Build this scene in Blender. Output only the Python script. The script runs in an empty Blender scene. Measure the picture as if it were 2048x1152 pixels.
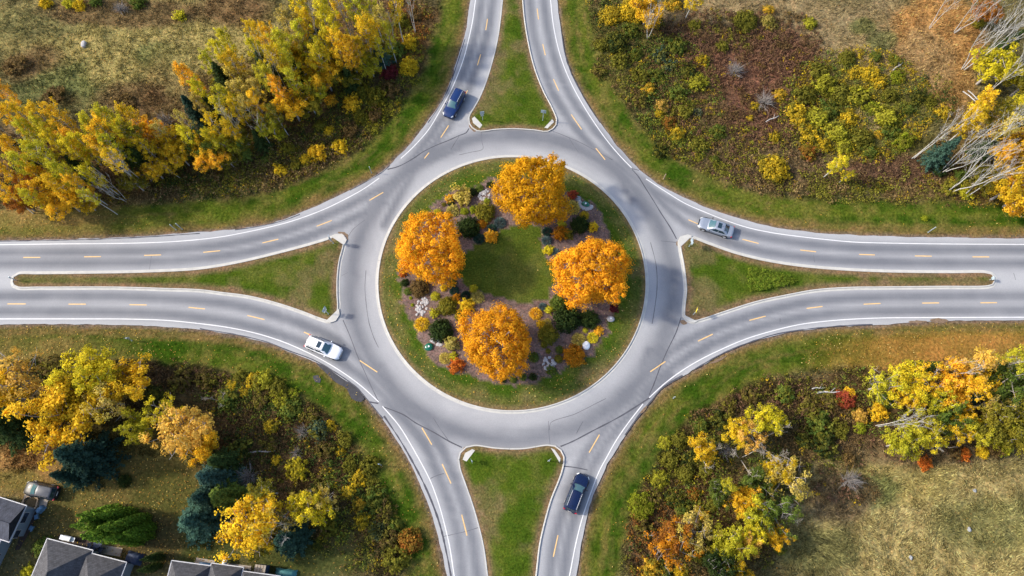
import bpy, bmesh, math, random
import numpy as np
from mathutils import Vector, Matrix
from mathutils.geometry import delaunay_2d_cdt

S = bpy.context.scene
COL = S.collection
rnd = random.Random(7)
R = np.random.default_rng(11)

# ------------------------------------------------------------------ camera
# a drone 88 m up, looking down and tilted 18 degrees forward, 24 mm lens
H = 88.0
TH = math.radians(18.0)
FPX = 1365.0                       # focal length in pixels of a 2048 px wide picture
CAMY = -0.34365 * H                # the roundabout's centre is the origin
cam = bpy.data.cameras.new('camera')
cam.sensor_width = 36.0
cam.lens = FPX / 2048.0 * 36.0
cam.clip_start = 0.5
cam.clip_end = 3000.0
camo = bpy.data.objects.new('camera', cam)
COL.objects.link(camo)
camo.location = (0, CAMY, H)
camo.rotation_euler = (TH, 0, 0)
S.camera = camo

# ------------------------------------------------------------------ light
SUN_EL = math.radians(36.0)
SH = Vector((1.0, -0.13)).normalized()          # shadows fall this way on the ground
world = bpy.data.worlds.new('World')
S.world = world
world.use_nodes = True
wn = world.node_tree
wn.nodes.clear()
sky = wn.nodes.new('ShaderNodeTexSky')
sky.sky_type = 'NISHITA'
sky.sun_disc = False
sky.sun_elevation = SUN_EL
# sun stands opposite to the shadows; rotation is measured from +Y clockwise
sky.sun_rotation = math.atan2(-SH.x, -SH.y)
sky.air_density = 1.0
sky.dust_density = 2.5
sky.ozone_density = 1.0
bg = wn.nodes.new('ShaderNodeBackground')
bg.inputs['Strength'].default_value = 0.15
wo = wn.nodes.new('ShaderNodeOutputWorld')
wn.links.new(sky.outputs[0], bg.inputs[0])
wn.links.new(bg.outputs[0], wo.inputs[0])
sun = bpy.data.lights.new('sun', 'SUN')
sun.energy = 2.5
sun.angle = math.radians(3.5)
sun.color = (1.0, 0.92, 0.78)
suno = bpy.data.objects.new('sun', sun)
COL.objects.link(suno)
sd = Vector((SH.x * math.cos(SUN_EL), SH.y * math.cos(SUN_EL), -math.sin(SUN_EL)))
suno.rotation_euler = sd.to_track_quat('-Z', 'Y').to_euler()
suno.location = (-60, 10, 60)
vs = S.view_settings
vs.view_transform = 'Standard'
vs.look = 'None'
vs.exposure = 1.0
vs.gamma = 1.0
vs.use_curve_mapping = False
S.cycles.max_bounces = 6
S.cycles.diffuse_bounces = 3
S.cycles.glossy_bounces = 2
S.cycles.transmission_bounces = 4
S.cycles.transparent_max_bounces = 4
S.cycles.caustics_reflective = False
S.cycles.caustics_refractive = False

# ------------------------------------------------------------------ survey helpers
CT, ST = math.cos(TH), math.sin(TH)

def G(u, v, z=0.0):
    """surveyed aerial-photo point -> metres on the plane at height z"""
    a = (u - 1024.0) / FPX
    b = (576.0 - v) / FPX
    dy = b * CT + ST
    dz = b * ST - CT
    t = (z - H) / dz
    return Vector((a * t, CAMY + dy * t, z))

def GA(pts, z=0.0):
    p = np.asarray(pts, float)
    a = (p[:, 0] - 1024.0) / FPX
    b = (576.0 - p[:, 1]) / FPX
    dy = b * CT + ST
    dz = b * ST - CT
    t = (z - H) / dz
    return np.stack([a * t, CAMY + dy * t], 1)

def PIX(x, y):
    """metres on the ground -> aerial-photo point (numpy)"""
    yy = y - CAMY
    d = yy * ST + H * CT
    return 1024 + FPX * x / d, 576 - FPX * (yy * CT - H * ST) / d

def catmull(pts, step=0.6, closed=False):
    p = np.asarray(pts, float)
    n = len(p)
    out = []
    rng = range(n if closed else n - 1)
    for i in rng:
        if closed:
            p0, p1, p2, p3 = p[(i - 1) % n], p[i], p[(i + 1) % n], p[(i + 2) % n]
        else:
            p0, p1, p2, p3 = p[max(i - 1, 0)], p[i], p[i + 1], p[min(i + 2, n - 1)]
        L = np.linalg.norm(p2 - p1)
        k = max(1, int(L / step))
        for j in range(k):
            t = j / k
            t1 = max(np.linalg.norm(p1 - p0), 1e-3) ** .5
            t2 = max(L, 1e-3) ** .5
            t3 = max(np.linalg.norm(p3 - p2), 1e-3) ** .5
            m1 = t2 * ((p1 - p0) / t1 - (p2 - p0) / (t1 + t2) + (p2 - p1) / t2) if np.any(p0 != p1) else (p2 - p1)
            m2 = t2 * ((p2 - p1) / t2 - (p3 - p1) / (t2 + t3) + (p3 - p2) / t3) if np.any(p3 != p2) else (p2 - p1)
            out.append((2*t**3-3*t**2+1)*p1 + (t**3-2*t**2+t)*m1 + (-2*t**3+3*t**2)*p2 + (t**3-t**2)*m2)
    if not closed:
        out.append(p[-1])
    return np.array(out)

_tab = np.random.default_rng(3).random((256, 256))
def vnoise(x, y, s, seed=0):
    x = np.asarray(x) / s + seed * 17.31
    y = np.asarray(y) / s + seed * 9.77
    xi = np.floor(x).astype(int); yi = np.floor(y).astype(int)
    fx = x - xi; fy = y - yi
    fx = fx * fx * (3 - 2 * fx); fy = fy * fy * (3 - 2 * fy)
    a = _tab[xi & 255, yi & 255]; b = _tab[(xi + 1) & 255, yi & 255]
    c = _tab[xi & 255, (yi + 1) & 255]; d = _tab[(xi + 1) & 255, (yi + 1) & 255]
    return (a * (1 - fx) + b * fx) * (1 - fy) + (c * (1 - fx) + d * fx) * fy

def fbm(x, y, s, seed=0, oct=4):
    v = 0; w = .5; t = 0
    for k in range(oct):
        v = v + w * vnoise(x, y, s / 2 ** k, seed + k * 3.1)
        t += w; w *= .55
    return v / t

def segdist(px, py, poly, closed=False, want_t=False):
    """distance of points to a polyline"""
    P = np.stack([px, py], 1)
    q = np.asarray(poly, float)
    a = q if closed else q[:-1]
    b = np.roll(q, -1, 0) if closed else q[1:]
    best = np.full(len(P), 1e9)
    for i in range(len(a)):
        ab = b[i] - a[i]
        L = ab @ ab
        if L < 1e-9:
            continue
        t = np.clip(((P - a[i]) @ ab) / L, 0, 1)
        d = P - a[i] - t[:, None] * ab
        best = np.minimum(best, (d * d).sum(1))
    return np.sqrt(best)

def inside(px, py, poly):
    q = np.asarray(poly, float)
    r = np.zeros(len(px), bool)
    n = len(q)
    for i in range(n):
        x1, y1 = q[i]; x2, y2 = q[(i + 1) % n]
        if y1 == y2:
            continue
        c = ((y1 > py) != (y2 > py)) & (px < (x2 - x1) * (py - y1) / (y2 - y1) + x1)
        r ^= c
    return r

def sm(a, b, x):
    t = np.clip((np.asarray(x) - a) / (b - a), 0, 1)
    return t * t * (3 - 2 * t)

# ------------------------------------------------------------------ object helpers
def mesh_np(name, V, F, mats=(), smooth=False):
    V = np.asarray(V, np.float32); F = np.asarray(F, np.int32)
    me = bpy.data.meshes.new(name)
    n, k = F.shape
    me.vertices.add(len(V)); me.vertices.foreach_set('co', V.ravel())
    me.loops.add(n * k); me.loops.foreach_set('vertex_index', F.ravel())
    me.polygons.add(n)
    me.polygons.foreach_set('loop_start', np.arange(0, n * k, k, dtype=np.int32))
    if smooth:
        me.polygons.foreach_set('use_smooth', np.ones(n, bool))
    for m in mats:
        me.materials.append(m)
    me.update(calc_edges=True)
    return me

def fattr(me, name, vals):
    a = me.attributes.new(name, 'FLOAT', 'FACE')
    a.data.foreach_set('value', np.asarray(vals, np.float32))

def cattr(me, name, cols, domain='FACE'):
    a = me.attributes.new(name, 'FLOAT_COLOR', domain)
    c = np.ones((len(cols), 4), np.float32); c[:, :3] = cols
    a.data.foreach_set('color', c.ravel())

def obj(name, me, parent=None, loc=None, mat=None):
    o = bpy.data.objects.new(name, me)
    COL.objects.link(o)
    if parent: o.parent = parent
    if loc is not None: o.location = loc
    if mat is not None:
        me.materials.clear(); me.materials.append(mat)
    return o

def empty(name, loc=(0, 0, 0), rz=0.0):
    o = bpy.data.objects.new(name, None)
    COL.objects.link(o)
    o.location = loc; o.rotation_euler = (0, 0, rz)
    o.empty_display_size = .3
    return o

def tag(o, label=None, cat=None, group=None, kind=None):
    if label: o['label'] = label
    if cat: o['category'] = cat
    if group: o['group'] = group
    if kind: o['kind'] = kind
    return o

class MB:
    """collects polygons for one mesh object"""
    def __init__(s): s.v = []; s.f = []
    def add(s, v, f):
        k = len(s.v); s.v += [tuple(p) for p in v]; s.f += [tuple(i + k for i in q) for q in f]; return s
    def box(s, c, d, rz=0.0, taper=1.0):
        x, y, z = d[0] / 2, d[1] / 2, d[2] / 2
        ca, sa = math.cos(rz), math.sin(rz)
        v = []
        for sz in (-1, 1):
            k = taper if sz > 0 else 1
            for sx, sy in ((-1, -1), (1, -1), (1, 1), (-1, 1)):
                a, b = sx * x * k, sy * y * k
                v.append((c[0] + a * ca - b * sa, c[1] + a * sa + b * ca, c[2] + sz * z))
        return s.add(v, [(3, 2, 1, 0), (4, 5, 6, 7), (0, 1, 5, 4), (1, 2, 6, 5), (2, 3, 7, 6), (3, 0, 4, 7)])
    def tube(s, pts, rad, n=6, cap=True):
        pts = [Vector(p) for p in pts]
        rings = []
        for i, p in enumerate(pts):
            d = (pts[min(i + 1, len(pts) - 1)] - pts[max(i - 1, 0)]).normalized()
            a = d.orthogonal().normalized() if abs(d.z) > .99 else d.cross(Vector((0, 0, 1))).normalized()
            b = d.cross(a)
            r = rad[i] if hasattr(rad, '__len__') else rad
            rings.append([p + (a * math.cos(t) + b * math.sin(t)) * r for t in [2 * math.pi * j / n for j in range(n)]])
        v = [q for r_ in rings for q in r_]
        f = []
        for i in range(len(rings) - 1):
            for j in range(n):
                f.append((i * n + j, i * n + (j + 1) % n, (i + 1) * n + (j + 1) % n, (i + 1) * n + j))
        if cap:
            f.append(tuple(range(n - 1, -1, -1))); m = (len(rings) - 1) * n
            f.append(tuple(range(m, m + n)))
        return s.add(v, f)
    def prism(s, poly, z0, z1):
        n = len(poly)
        A = sum(poly[i][0] * poly[(i + 1) % n][1] - poly[(i + 1) % n][0] * poly[i][1] for i in range(n))
        if A < 0: poly = poly[::-1]
        v = [(p[0], p[1], z0) for p in poly] + [(p[0], p[1], z1) for p in poly]
        f = [tuple(range(n - 1, -1, -1)), tuple(range(n, 2 * n))] + [(i, (i + 1) % n, n + (i + 1) % n, n + i) for i in range(n)]
        return s.add(v, f)
    def build(s, name, mat, parent=None, smooth=None, loc=None):
        me = bpy.data.meshes.new(name)
        me.from_pydata(s.v, [], s.f)
        me.materials.append(mat)
        if smooth is not None:
            me.polygons.foreach_set('use_smooth', np.ones(len(me.polygons), bool))
            me.set_sharp_from_angle(angle=math.radians(smooth))
        me.update()
        return obj(name, me, parent, loc)

# ------------------------------------------------------------------ materials
def newmat(name):
    m = bpy.data.materials.new(name); m.use_nodes = True
    nt = m.node_tree; nt.nodes.clear()
    out = nt.nodes.new('ShaderNodeOutputMaterial')
    return m, nt, out

def N(nt, t, **kw):
    n = nt.nodes.new(t)
    for k, v in kw.items():
        if k.startswith('i_'):
            n.inputs[k[2:].replace('_', ' ')].default_value = v
        else:
            setattr(n, k, v)
    return n

def plain(name, col, rough=.6, metal=0.0, var=.12, scale=3.0, coat=0.0, bump=0.0, spec=.5):
    """procedural surface: base colour broken up by two noises"""
    m, nt, out = newmat(name)
    b = N(nt, 'ShaderNodeBsdfPrincipled')
    b.inputs['Roughness'].default_value = rough
    b.inputs['Metallic'].default_value = metal
    b.inputs['Coat Weight'].default_value = coat
    b.inputs['Specular IOR Level'].default_value = spec
    tc = N(nt, 'ShaderNodeTexCoord')
    no = N(nt, 'ShaderNodeTexNoise'); no.inputs['Scale'].default_value = scale; no.inputs['Detail'].default_value = 6
    nt.links.new(tc.outputs['Object'], no.inputs['Vector'])
    mp = N(nt, 'ShaderNodeMapRange'); mp.inputs['From Min'].default_value = .25; mp.inputs['From Max'].default_value = .75
    mp.inputs['To Min'].default_value = 1 - var; mp.inputs['To Max'].default_value = 1 + var
    nt.links.new(no.outputs['Fac'], mp.inputs['Value'])
    mx = N(nt, 'ShaderNodeVectorMath', operation='SCALE')
    mx.inputs[0].default_value = col[:3]
    nt.links.new(mp.outputs[0], mx.inputs['Scale'])
    nt.links.new(mx.outputs[0], b.inputs['Base Color'])
    if bump:
        bp = N(nt, 'ShaderNodeBump'); bp.inputs['Strength'].default_value = bump; bp.inputs['Distance'].default_value = .05
        n2 = N(nt, 'ShaderNodeTexNoise'); n2.inputs['Scale'].default_value = scale * 7
        nt.links.new(tc.outputs['Object'], n2.inputs['Vector'])
        nt.links.new(n2.outputs['Fac'], bp.inputs['Height']); nt.links.new(bp.outputs[0], b.inputs['Normal'])
    nt.links.new(b.outputs[0], out.inputs[0])
    return m

def leafmat(name, transl=.3, rough=.7):
    """leaves: two colours of the plant mixed leaf by leaf"""
    m, nt, out = newmat(name)
    oi = N(nt, 'ShaderNodeObjectInfo')
    cb = N(nt, 'ShaderNodeAttribute', attribute_type='OBJECT', attribute_name='color_b')
    mf = N(nt, 'ShaderNodeAttribute', attribute_type='GEOMETRY', attribute_name='mixf')
    tn = N(nt, 'ShaderNodeAttribute', attribute_type='GEOMETRY', attribute_name='tone')
    mix = N(nt, 'ShaderNodeMix', data_type='RGBA')
    nt.links.new(mf.outputs['Fac'], mix.inputs['Factor'])
    nt.links.new(oi.outputs['Color'], mix.inputs['A']); nt.links.new(cb.outputs['Color'], mix.inputs['B'])
    sc = N(nt, 'ShaderNodeVectorMath', operation='SCALE')
    nt.links.new(mix.outputs['Result'], sc.inputs[0]); nt.links.new(tn.outputs['Fac'], sc.inputs['Scale'])
    b = N(nt, 'ShaderNodeBsdfPrincipled'); b.inputs['Roughness'].default_value = rough
    b.inputs['Specular IOR Level'].default_value = .05
    t = N(nt, 'ShaderNodeBsdfTranslucent')
    ms = N(nt, 'ShaderNodeMixShader'); ms.inputs[0].default_value = transl
    nt.links.new(sc.outputs[0], b.inputs['Base Color']); nt.links.new(sc.outputs[0], t.inputs['Color'])
    nt.links.new(b.outputs[0], ms.inputs[1]); nt.links.new(t.outputs[0], ms.inputs[2])
    nt.links.new(ms.outputs[0], out.inputs[0])
    return m

def colmat(name, transl=.25):
    """small plants and litter: colour carried by each blade"""
    m, nt, out = newmat(name)
    a = N(nt, 'ShaderNodeAttribute', attribute_name='Col')
    b = N(nt, 'ShaderNodeBsdfPrincipled'); b.inputs['Roughness'].default_value = .8
    b.inputs['Specular IOR Level'].default_value = .0
    t = N(nt, 'ShaderNodeBsdfTranslucent')
    ms = N(nt, 'ShaderNodeMixShader'); ms.inputs[0].default_value = transl
    nt.links.new(a.outputs['Color'], b.inputs['Base Color']); nt.links.new(a.outputs['Color'], t.inputs['Color'])
    nt.links.new(b.outputs[0], ms.inputs[1]); nt.links.new(t.outputs[0], ms.inputs[2])
    nt.links.new(ms.outputs[0], out.inputs[0])
    return m

M_leaf = leafmat('leaf', .42)
M_needle = leafmat('needle', .12, .6)
M_blade = colmat('blade')
M_white_bark = plain('white_bark', (.42, .41, .39), .8, var=.35, scale=6)
M_grey_bark = plain('grey_bark', (.30, .27, .25), .9, var=.35, scale=6)
M_brown_bark = plain('brown_bark', (.11, .08, .06), .9, var=.3, scale=6)
M_concrete = plain('concrete', (.44, .43, .405), .85, var=.12, scale=1.2, bump=.1)
M_yellow_paint = plain('yellow_paint', (.66, .42, .16), .7, var=.14, scale=2.5)
M_white_paint = plain('white_paint', (.62, .62, .63), .7, var=.08, scale=2)
M_crack = plain('crack_sealant', (.06, .06, .075), .8, var=.25, scale=1.5)
M_crack_light = plain('hairline_crack', (.095, .095, .11), .8, var=.25, scale=1.5)
# ------------------------------------------------------------------ surveyed outlines (aerial-photo points)
EDGE_NW = [(0,482),(98,480),(195,477),(293,472),(400,464.4),(468,458.6),(517,451.7),(566,440),(640,409),(700,379.7),(764.5,342.6),(809,299.6),(836.7,268.4),(860,237),(883,200),(897,172),(914.5,121),(928,74),(936,35),(941,0)]
EDGE_NE = [(1113.7,0),(1120.5,48.8),(1129.3,105.5),(1143,148.4),(1160,183),(1180,216),(1194.5,237),(1218,270),(1241.4,299.6),(1278.5,339.6),(1323.4,371.9),(1382,401),(1440,425),(1475.8,435.7),(1534.4,451.4),(1612.5,464),(1700,470),(1745.7,471.5),(1843,473.8),(2048,477.7)]
EDGE_SE = [(2048,640),(1941,641),(1863,643),(1785,648),(1745,650),(1680,653),(1610,660),(1550,670),(1501.6,684),(1443,709),(1404,731),(1365,752),(1325.8,776),(1303,802),(1270.7,841),(1235.5,893.8),(1206,945),(1195,972),(1179,1013),(1169,1054),(1161,1095),(1151.6,1152)]
EDGE_SW = [(0,649),(195,648.5),(293,652),(400,659),(478,672),(536.7,686.6),(575.8,702.3),(624.6,719.8),(654,735.5),(683,755),(712.5,774.5),(732,798),(749,819.5),(766,838),(784,866.5),(807.4,901.6),(827,938),(843,977.8),(862.5,1024.7),(876,1075.4),(884,1106.7),(893.8,1152)]
LINES = [
 [(0,489.6),(117,488),(215,487.3),(293,485.7),(351.6,483),(400,479),(448.8,472.8),(497.7,463.4),(546.5,452.5),(591.4,440),(650,418),(700,393.4),(729.3,376.8),(758.6,356.3)],
 [(801.6,317.2),(825,295.7),(856.3,260.5),(877,227),(898.8,187.5),(914.5,152.3),(928,115),(938,76),(945.7,39),(951,0)],
 [(1101,0),(1105.9,45),(1115.6,93.8),(1129.3,136.7),(1146.9,175.8),(1163,205),(1182.8,237),(1210,276),(1237.5,309.4),(1262.9,335.7)],
 [(1292,358),(1333,384.6),(1370,407),(1411,425),(1456,442.6),(1495,455.3),(1544,465.6),(1593,472.5),(1645,478.5),(1706.6,484.2),(1784.7,486.5),(1882,488),(2048,489)],
 [(0,637.9),(156,637.9),(254,638.2),(332,640.8),(400,647.4),(458.6,655.4),(517.2,668),(566,683.7),(605,700.3),(644,719.8),(683,743.3),(722,771.6),(757.4,803.8)],
 [(765,812.6),(797.7,850.9),(821,888),(838.7,919.2),(851,942),(862.5,966),(878,1009),(889.8,1052),(899.6,1095),(908.4,1152)],
 [(2048,634.6),(1941,635),(1843,635.3),(1765,636),(1706.6,638.3),(1648,642.8),(1600,649),(1550,660.5),(1491.8,678),(1443,698.6),(1394,723),(1355,747.5),(1325.8,770),(1298.4,795.3)],
 [(1286,808),(1257,845),(1231.6,882),(1212,917),(1198,943),(1180.9,987.5),(1165,1034.4),(1151.6,1087),(1138.9,1152)],
]
DASHES = [(46.9,515,81,515),(168.4,513.8,202,513.4),(288.7,510.9,322.3,510),(406.8,504.8,440.6,501.5),(525,486,557,478.5),(633.4,452.7,663.7,441),(739,400.8,766.4,385),(849,317,858,305.5),
 (881.6,275.2,897.3,251.2),(927,198,935,181),(954.9,130.9,961.3,109),(971.5,60.5,975,38),
 (1074.2,17.6,1077,39),(1085.4,88.3,1090.6,110.7),(1106.8,158.6,1117.2,181.6),(1142.2,229,1163,259),(1191.6,296.7,1210,319.5),
 (1376.6,439.6,1405,452),(1484.6,478.7,1517,487),(1600.4,500.2,1632,503.7),(1718,509,1749.6,510),(1829.6,512,1863,512.5),(1944.5,513.9,1978,514),
 (1727,608.6,1760.7,607),(1844,606.3,1878,605.9),(1960.5,605.7,1993.7,605.5),(1613,617,1644.7,613),(1498.6,640.8,1530.9,632.4),(1395.7,682.4,1425.4,668.4),(1300.4,743.6,1330.7,723),
 (1178.3,905,1198.8,869.4),(1138,1002,1150,967),(1106.6,1113.5,1115.8,1070.6),
 (719.5,721,754.7,744.4),(844,855.7,863.7,889.5),(884.4,928,902,967),(923.4,1029.5,934,1071),
 (15.2,608,51.8,608),(137.3,608.4,171.9,608.4),(259.2,609.5,293.6,610),(377.3,614.8,410,618),(495,631,529,639.2),(608,664.2,637,677)]
MED_W = [(20.5,565),(24,552),(37,544),(78,543),(175.8,542),(293,539.6),(400,533.8),(478,521),(556,502.5),(614.8,486.9),(654,475),(671.5,468),(684,467.5),(693,476),(692,492),(684,524),(680.3,557),(680.3,592),(681.3,616),(676,637),(660,647),(644,644),(603,628.5),(556,612.9),(497.7,598.2),(439,590.4),(400,585.5),(332,583),(234,580.2),(78,580.2),(35,579.8),(24,574.5)]
MED_N = [(1010,0),(1006,39),(1000.4,78),(990.6,121),(977,166),(963,200),(952,219.5),(943,236),(944,247),(956,258),(993,255),(1032,254),(1071,256.6),(1094.5,259),(1107,249),(1108,240),(1099,218),(1080.5,181.6),(1063,134.8),(1051,84),(1043.4,35),(1040.4,0)]
MED_E = [(1355,483),(1360,473.5),(1373,470),(1386,472),(1417,483.6),(1466,501),(1515,514),(1573.4,524.6),(1632,531.4),(1706.6,536.7),(1784.7,539.6),(1902,540.8),(1970,541),(1984,544.5),(1992.7,554),(1993.7,564),(1987.8,574),(1976,577.5),(1882,578.7),(1765,579.9),(1700,580.7),(1632,585.5),(1573.4,596),(1515,608.6),(1456,627),(1407,643.3),(1388,647.5),(1373,644),(1364,633),(1364,610.5),(1367,581),(1364.5,550),(1360.5,522.7),(1356.6,503)]
MED_S = [(981.6,1152),(973.8,1095),(964,1052),(950.4,1005),(936.7,966),(926,935),(923.6,919),(926,909),(935,900),(950,897),(993,902.6),(1045,903.6),(1095,896.5),(1108,898),(1117,905),(1122,915),(1119,937),(1110.5,962),(1097,995),(1083,1044),(1073.4,1087),(1065.6,1152)]
PLATES = [[(672,471),(686,472),(691,480),(687,488),(669,476)],[(655,642),(676,622),(677,632),(671,641),(662,644)],
 [(946,240),(950,237),(962,250),(958,255),(948,247)],[(1091,255),(1103,242),(1106,246),(1096,256)],
 [(1358,484),(1362,475),(1373,472),(1380,474),(1361,492)],[(1369,632),(1391,643),(1385,645),(1374,641)],
 [(928,917),(932,907),(943,901),(947,903),(934,920)],[(1104,899),(1110,902),(1119,915),(1118,922)]]

ISL_R = 0.21128 * H              # radius of the central island's kerb line

def ext(p, m0=0.0, m1=0.0):
    p = [np.array(q) for q in p]
    if m0:
        d = p[0] - p[1]; p = [p[0] + d / np.linalg.norm(d) * m0] + p
    if m1:
        d = p[-1] - p[-2]; p = p + [p[-1] + d / np.linalg.norm(d) * m1]
    return np.array(p)

X = 90.0
eNW = catmull(ext(GA(EDGE_NW), X, X)); eNE = catmull(ext(GA(EDGE_NE), X, X))
eSE = catmull(ext(GA(EDGE_SE), X, X)); eSW = catmull(ext(GA(EDGE_SW), X, X))
def ragged(e, seed):
    d = np.gradient(e, axis=0); n = np.stack([-d[:, 1], d[:, 0]], 1); n /= np.linalg.norm(n, axis=1)[:, None] + 1e-9
    return e + n * ((fbm(e[:, 0], e[:, 1], 1.6, seed) - .5) * .35)[:, None]
ROAD_OUT = np.concatenate([ragged(eNW, 1), ragged(eNE, 2), ragged(eSE, 3), ragged(eSW[::-1], 4)])

ISLAND = np.array([(ISL_R * math.cos(a), ISL_R * math.sin(a)) for a in np.linspace(0, 2 * math.pi, 200, endpoint=False)])
def closed_world(p):
    q = catmull(GA(p), .5, True)
    return q
medW = closed_world(MED_W); medE = closed_world(MED_E)
def open_med(p):
    return catmull(ext(GA(p), X, X), .5)
medN = open_med(MED_N); medS = open_med(MED_S)
MEDS = [('median', medW, True), ('median', medE, True), ('median', medN, False), ('median', medS, False)]

# ------------------------------------------------------------------ ground colours by place
BED_OUT = GA([(985,362),(940,376),(900,392),(862,424),(835,455),(812,492),(799,540),(798,568),(808,600),(822,640),(842,676),(850,700),(885,728),(915,748),(960,760),(1010,768),(1060,766),(1100,752),(1150,728),(1190,702),(1213,672),(1226,640),(1238,600),(1242,540),(1235,500),(1215,465),(1205,440),(1190,412),(1165,393),(1130,376),(1080,360)])
BED_IN = GA([(995,462),(1020,448),(1050,440),(1078,450),(1085,480),(1096,515),(1108,560),(1100,590),(1062,604),(1040,612),(1000,600),(968,588),(940,570),(908,560),(890,545),(925,512),(960,492),(980,478)])

# blobs: (x, y, rx, ry, colour, strength) in photo points: what grows or lies on the ground there
BROWN = (.115, .072, .033); PURPLE = (.15, .078, .048); TAN = (.22, .17, .085); OLIVE = (.12, .11, .03)
MEADOW = (.25, .21, .075); GREENISH = (.10, .125, .04); LITTER = (.30, .165, .055); ORANGE = (.33, .18, .06); LAWN = (.06, .088, .018)
YEL = (.22, .17, .03); DLAWN = (.055, .065, .018)
BLOBS = [
 # upper left meadow and wood
 (300,100,420,140,MEADOW,1),(120,170,140,60,GREENISH,.7),(60,50,120,40,(.14,.13,.05),.8),(260,150,110,45,MEADOW,.9),(330,110,60,26,GREENISH,.6),(80,120,60,40,(.13,.085,.04),.8),
 (260,200,90,35,(.13,.085,.04),.8),(40,140,50,40,(.15,.095,.045),.7),(470,20,90,40,(.12,.07,.035),.8),(240,25,180,30,(.11,.07,.035),.8),(400,120,90,50,MEADOW,.8),(120,200,60,22,(.08,.06,.025),.8),
 (150,330,320,95,BROWN,1),(520,230,260,120,BROWN,1),(720,80,170,120,BROWN,.9),(640,330,160,60,BROWN,.9),(780,230,90,110,(.085,.065,.03),.9),
 # upper right
 (1250,150,150,180,OLIVE,.9),(1480,155,210,160,PURPLE,1),(1420,60,140,50,(.095,.062,.032),.9),(1520,330,330,60,(.14,.10,.05),.95),(1340,250,130,110,(.10,.085,.032),.8),(1720,220,170,120,OLIVE,.95),
 (1560,20,250,45,TAN,.95),(1720,60,120,70,TAN,.95),(1800,90,110,80,(.21,.16,.075),.9),(1880,70,90,95,ORANGE,.85),(1900,160,60,80,(.29,.17,.06),.8),(1725,50,30,18,LAWN,.6),(1765,80,30,20,GREENISH,.6),(1850,130,60,70,(.24,.17,.08),.7),
 (1780,345,140,35,(.10,.055,.035),.8),(1900,390,160,30,(.16,.11,.045),.8),(1980,300,110,110,(.12,.08,.03),.8),(1740,240,36,26,TAN,.8),(1830,255,30,24,(.17,.14,.06),.8),
 # lower left: yards and scrub
 (250,860,330,120,(.07,.05,.022),.9),(620,900,230,190,BROWN,1),(760,1080,120,100,(.07,.055,.025),.9),(330,745,330,28,(.075,.05,.026),.9),
 (60,930,110,70,LITTER,.7),(260,960,190,110,(.10,.085,.025),.85),(130,1000,60,45,(.10,.09,.025),.7),(40,960,60,30,(.10,.10,.025),.7),(330,1000,70,70,(.065,.068,.018),.8),(400,1090,90,50,DLAWN,.95),(640,1100,150,60,DLAWN,.95),(700,1060,50,40,(.085,.075,.028),.8),
 (300,1090,70,60,(.075,.06,.025),.8),(100,1060,60,80,(.06,.055,.018),.7),
 # lower right
 (1340,900,130,130,(.065,.055,.02),1),(1560,800,170,60,(.085,.062,.028),1),(1660,880,110,80,(.07,.055,.025),.95),(1420,1040,150,110,BROWN,.9),(1300,1060,60,120,(.10,.062,.03),.9),
 (1850,1040,300,160,(.29,.24,.10),1),(1800,950,110,60,MEADOW,.8),(1740,990,60,40,GREENISH,.7),(1980,1050,110,70,(.135,.14,.05),.7),(1680,1000,80,50,(.12,.085,.05),.8),(1640,1100,90,50,(.12,.12,.045),.8),
 (1880,880,230,50,(.13,.09,.05),.8),(1850,800,220,90,(.09,.06,.028),.9),
]

def offroad(x, y):
    """signed: >0 metres outside the pavement"""
    d = segdist(x, y, ROAD_OUT[::3], True)
    ins = inside(x, y, ROAD_OUT[::2])
    return np.where(ins, -d, d)

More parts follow.
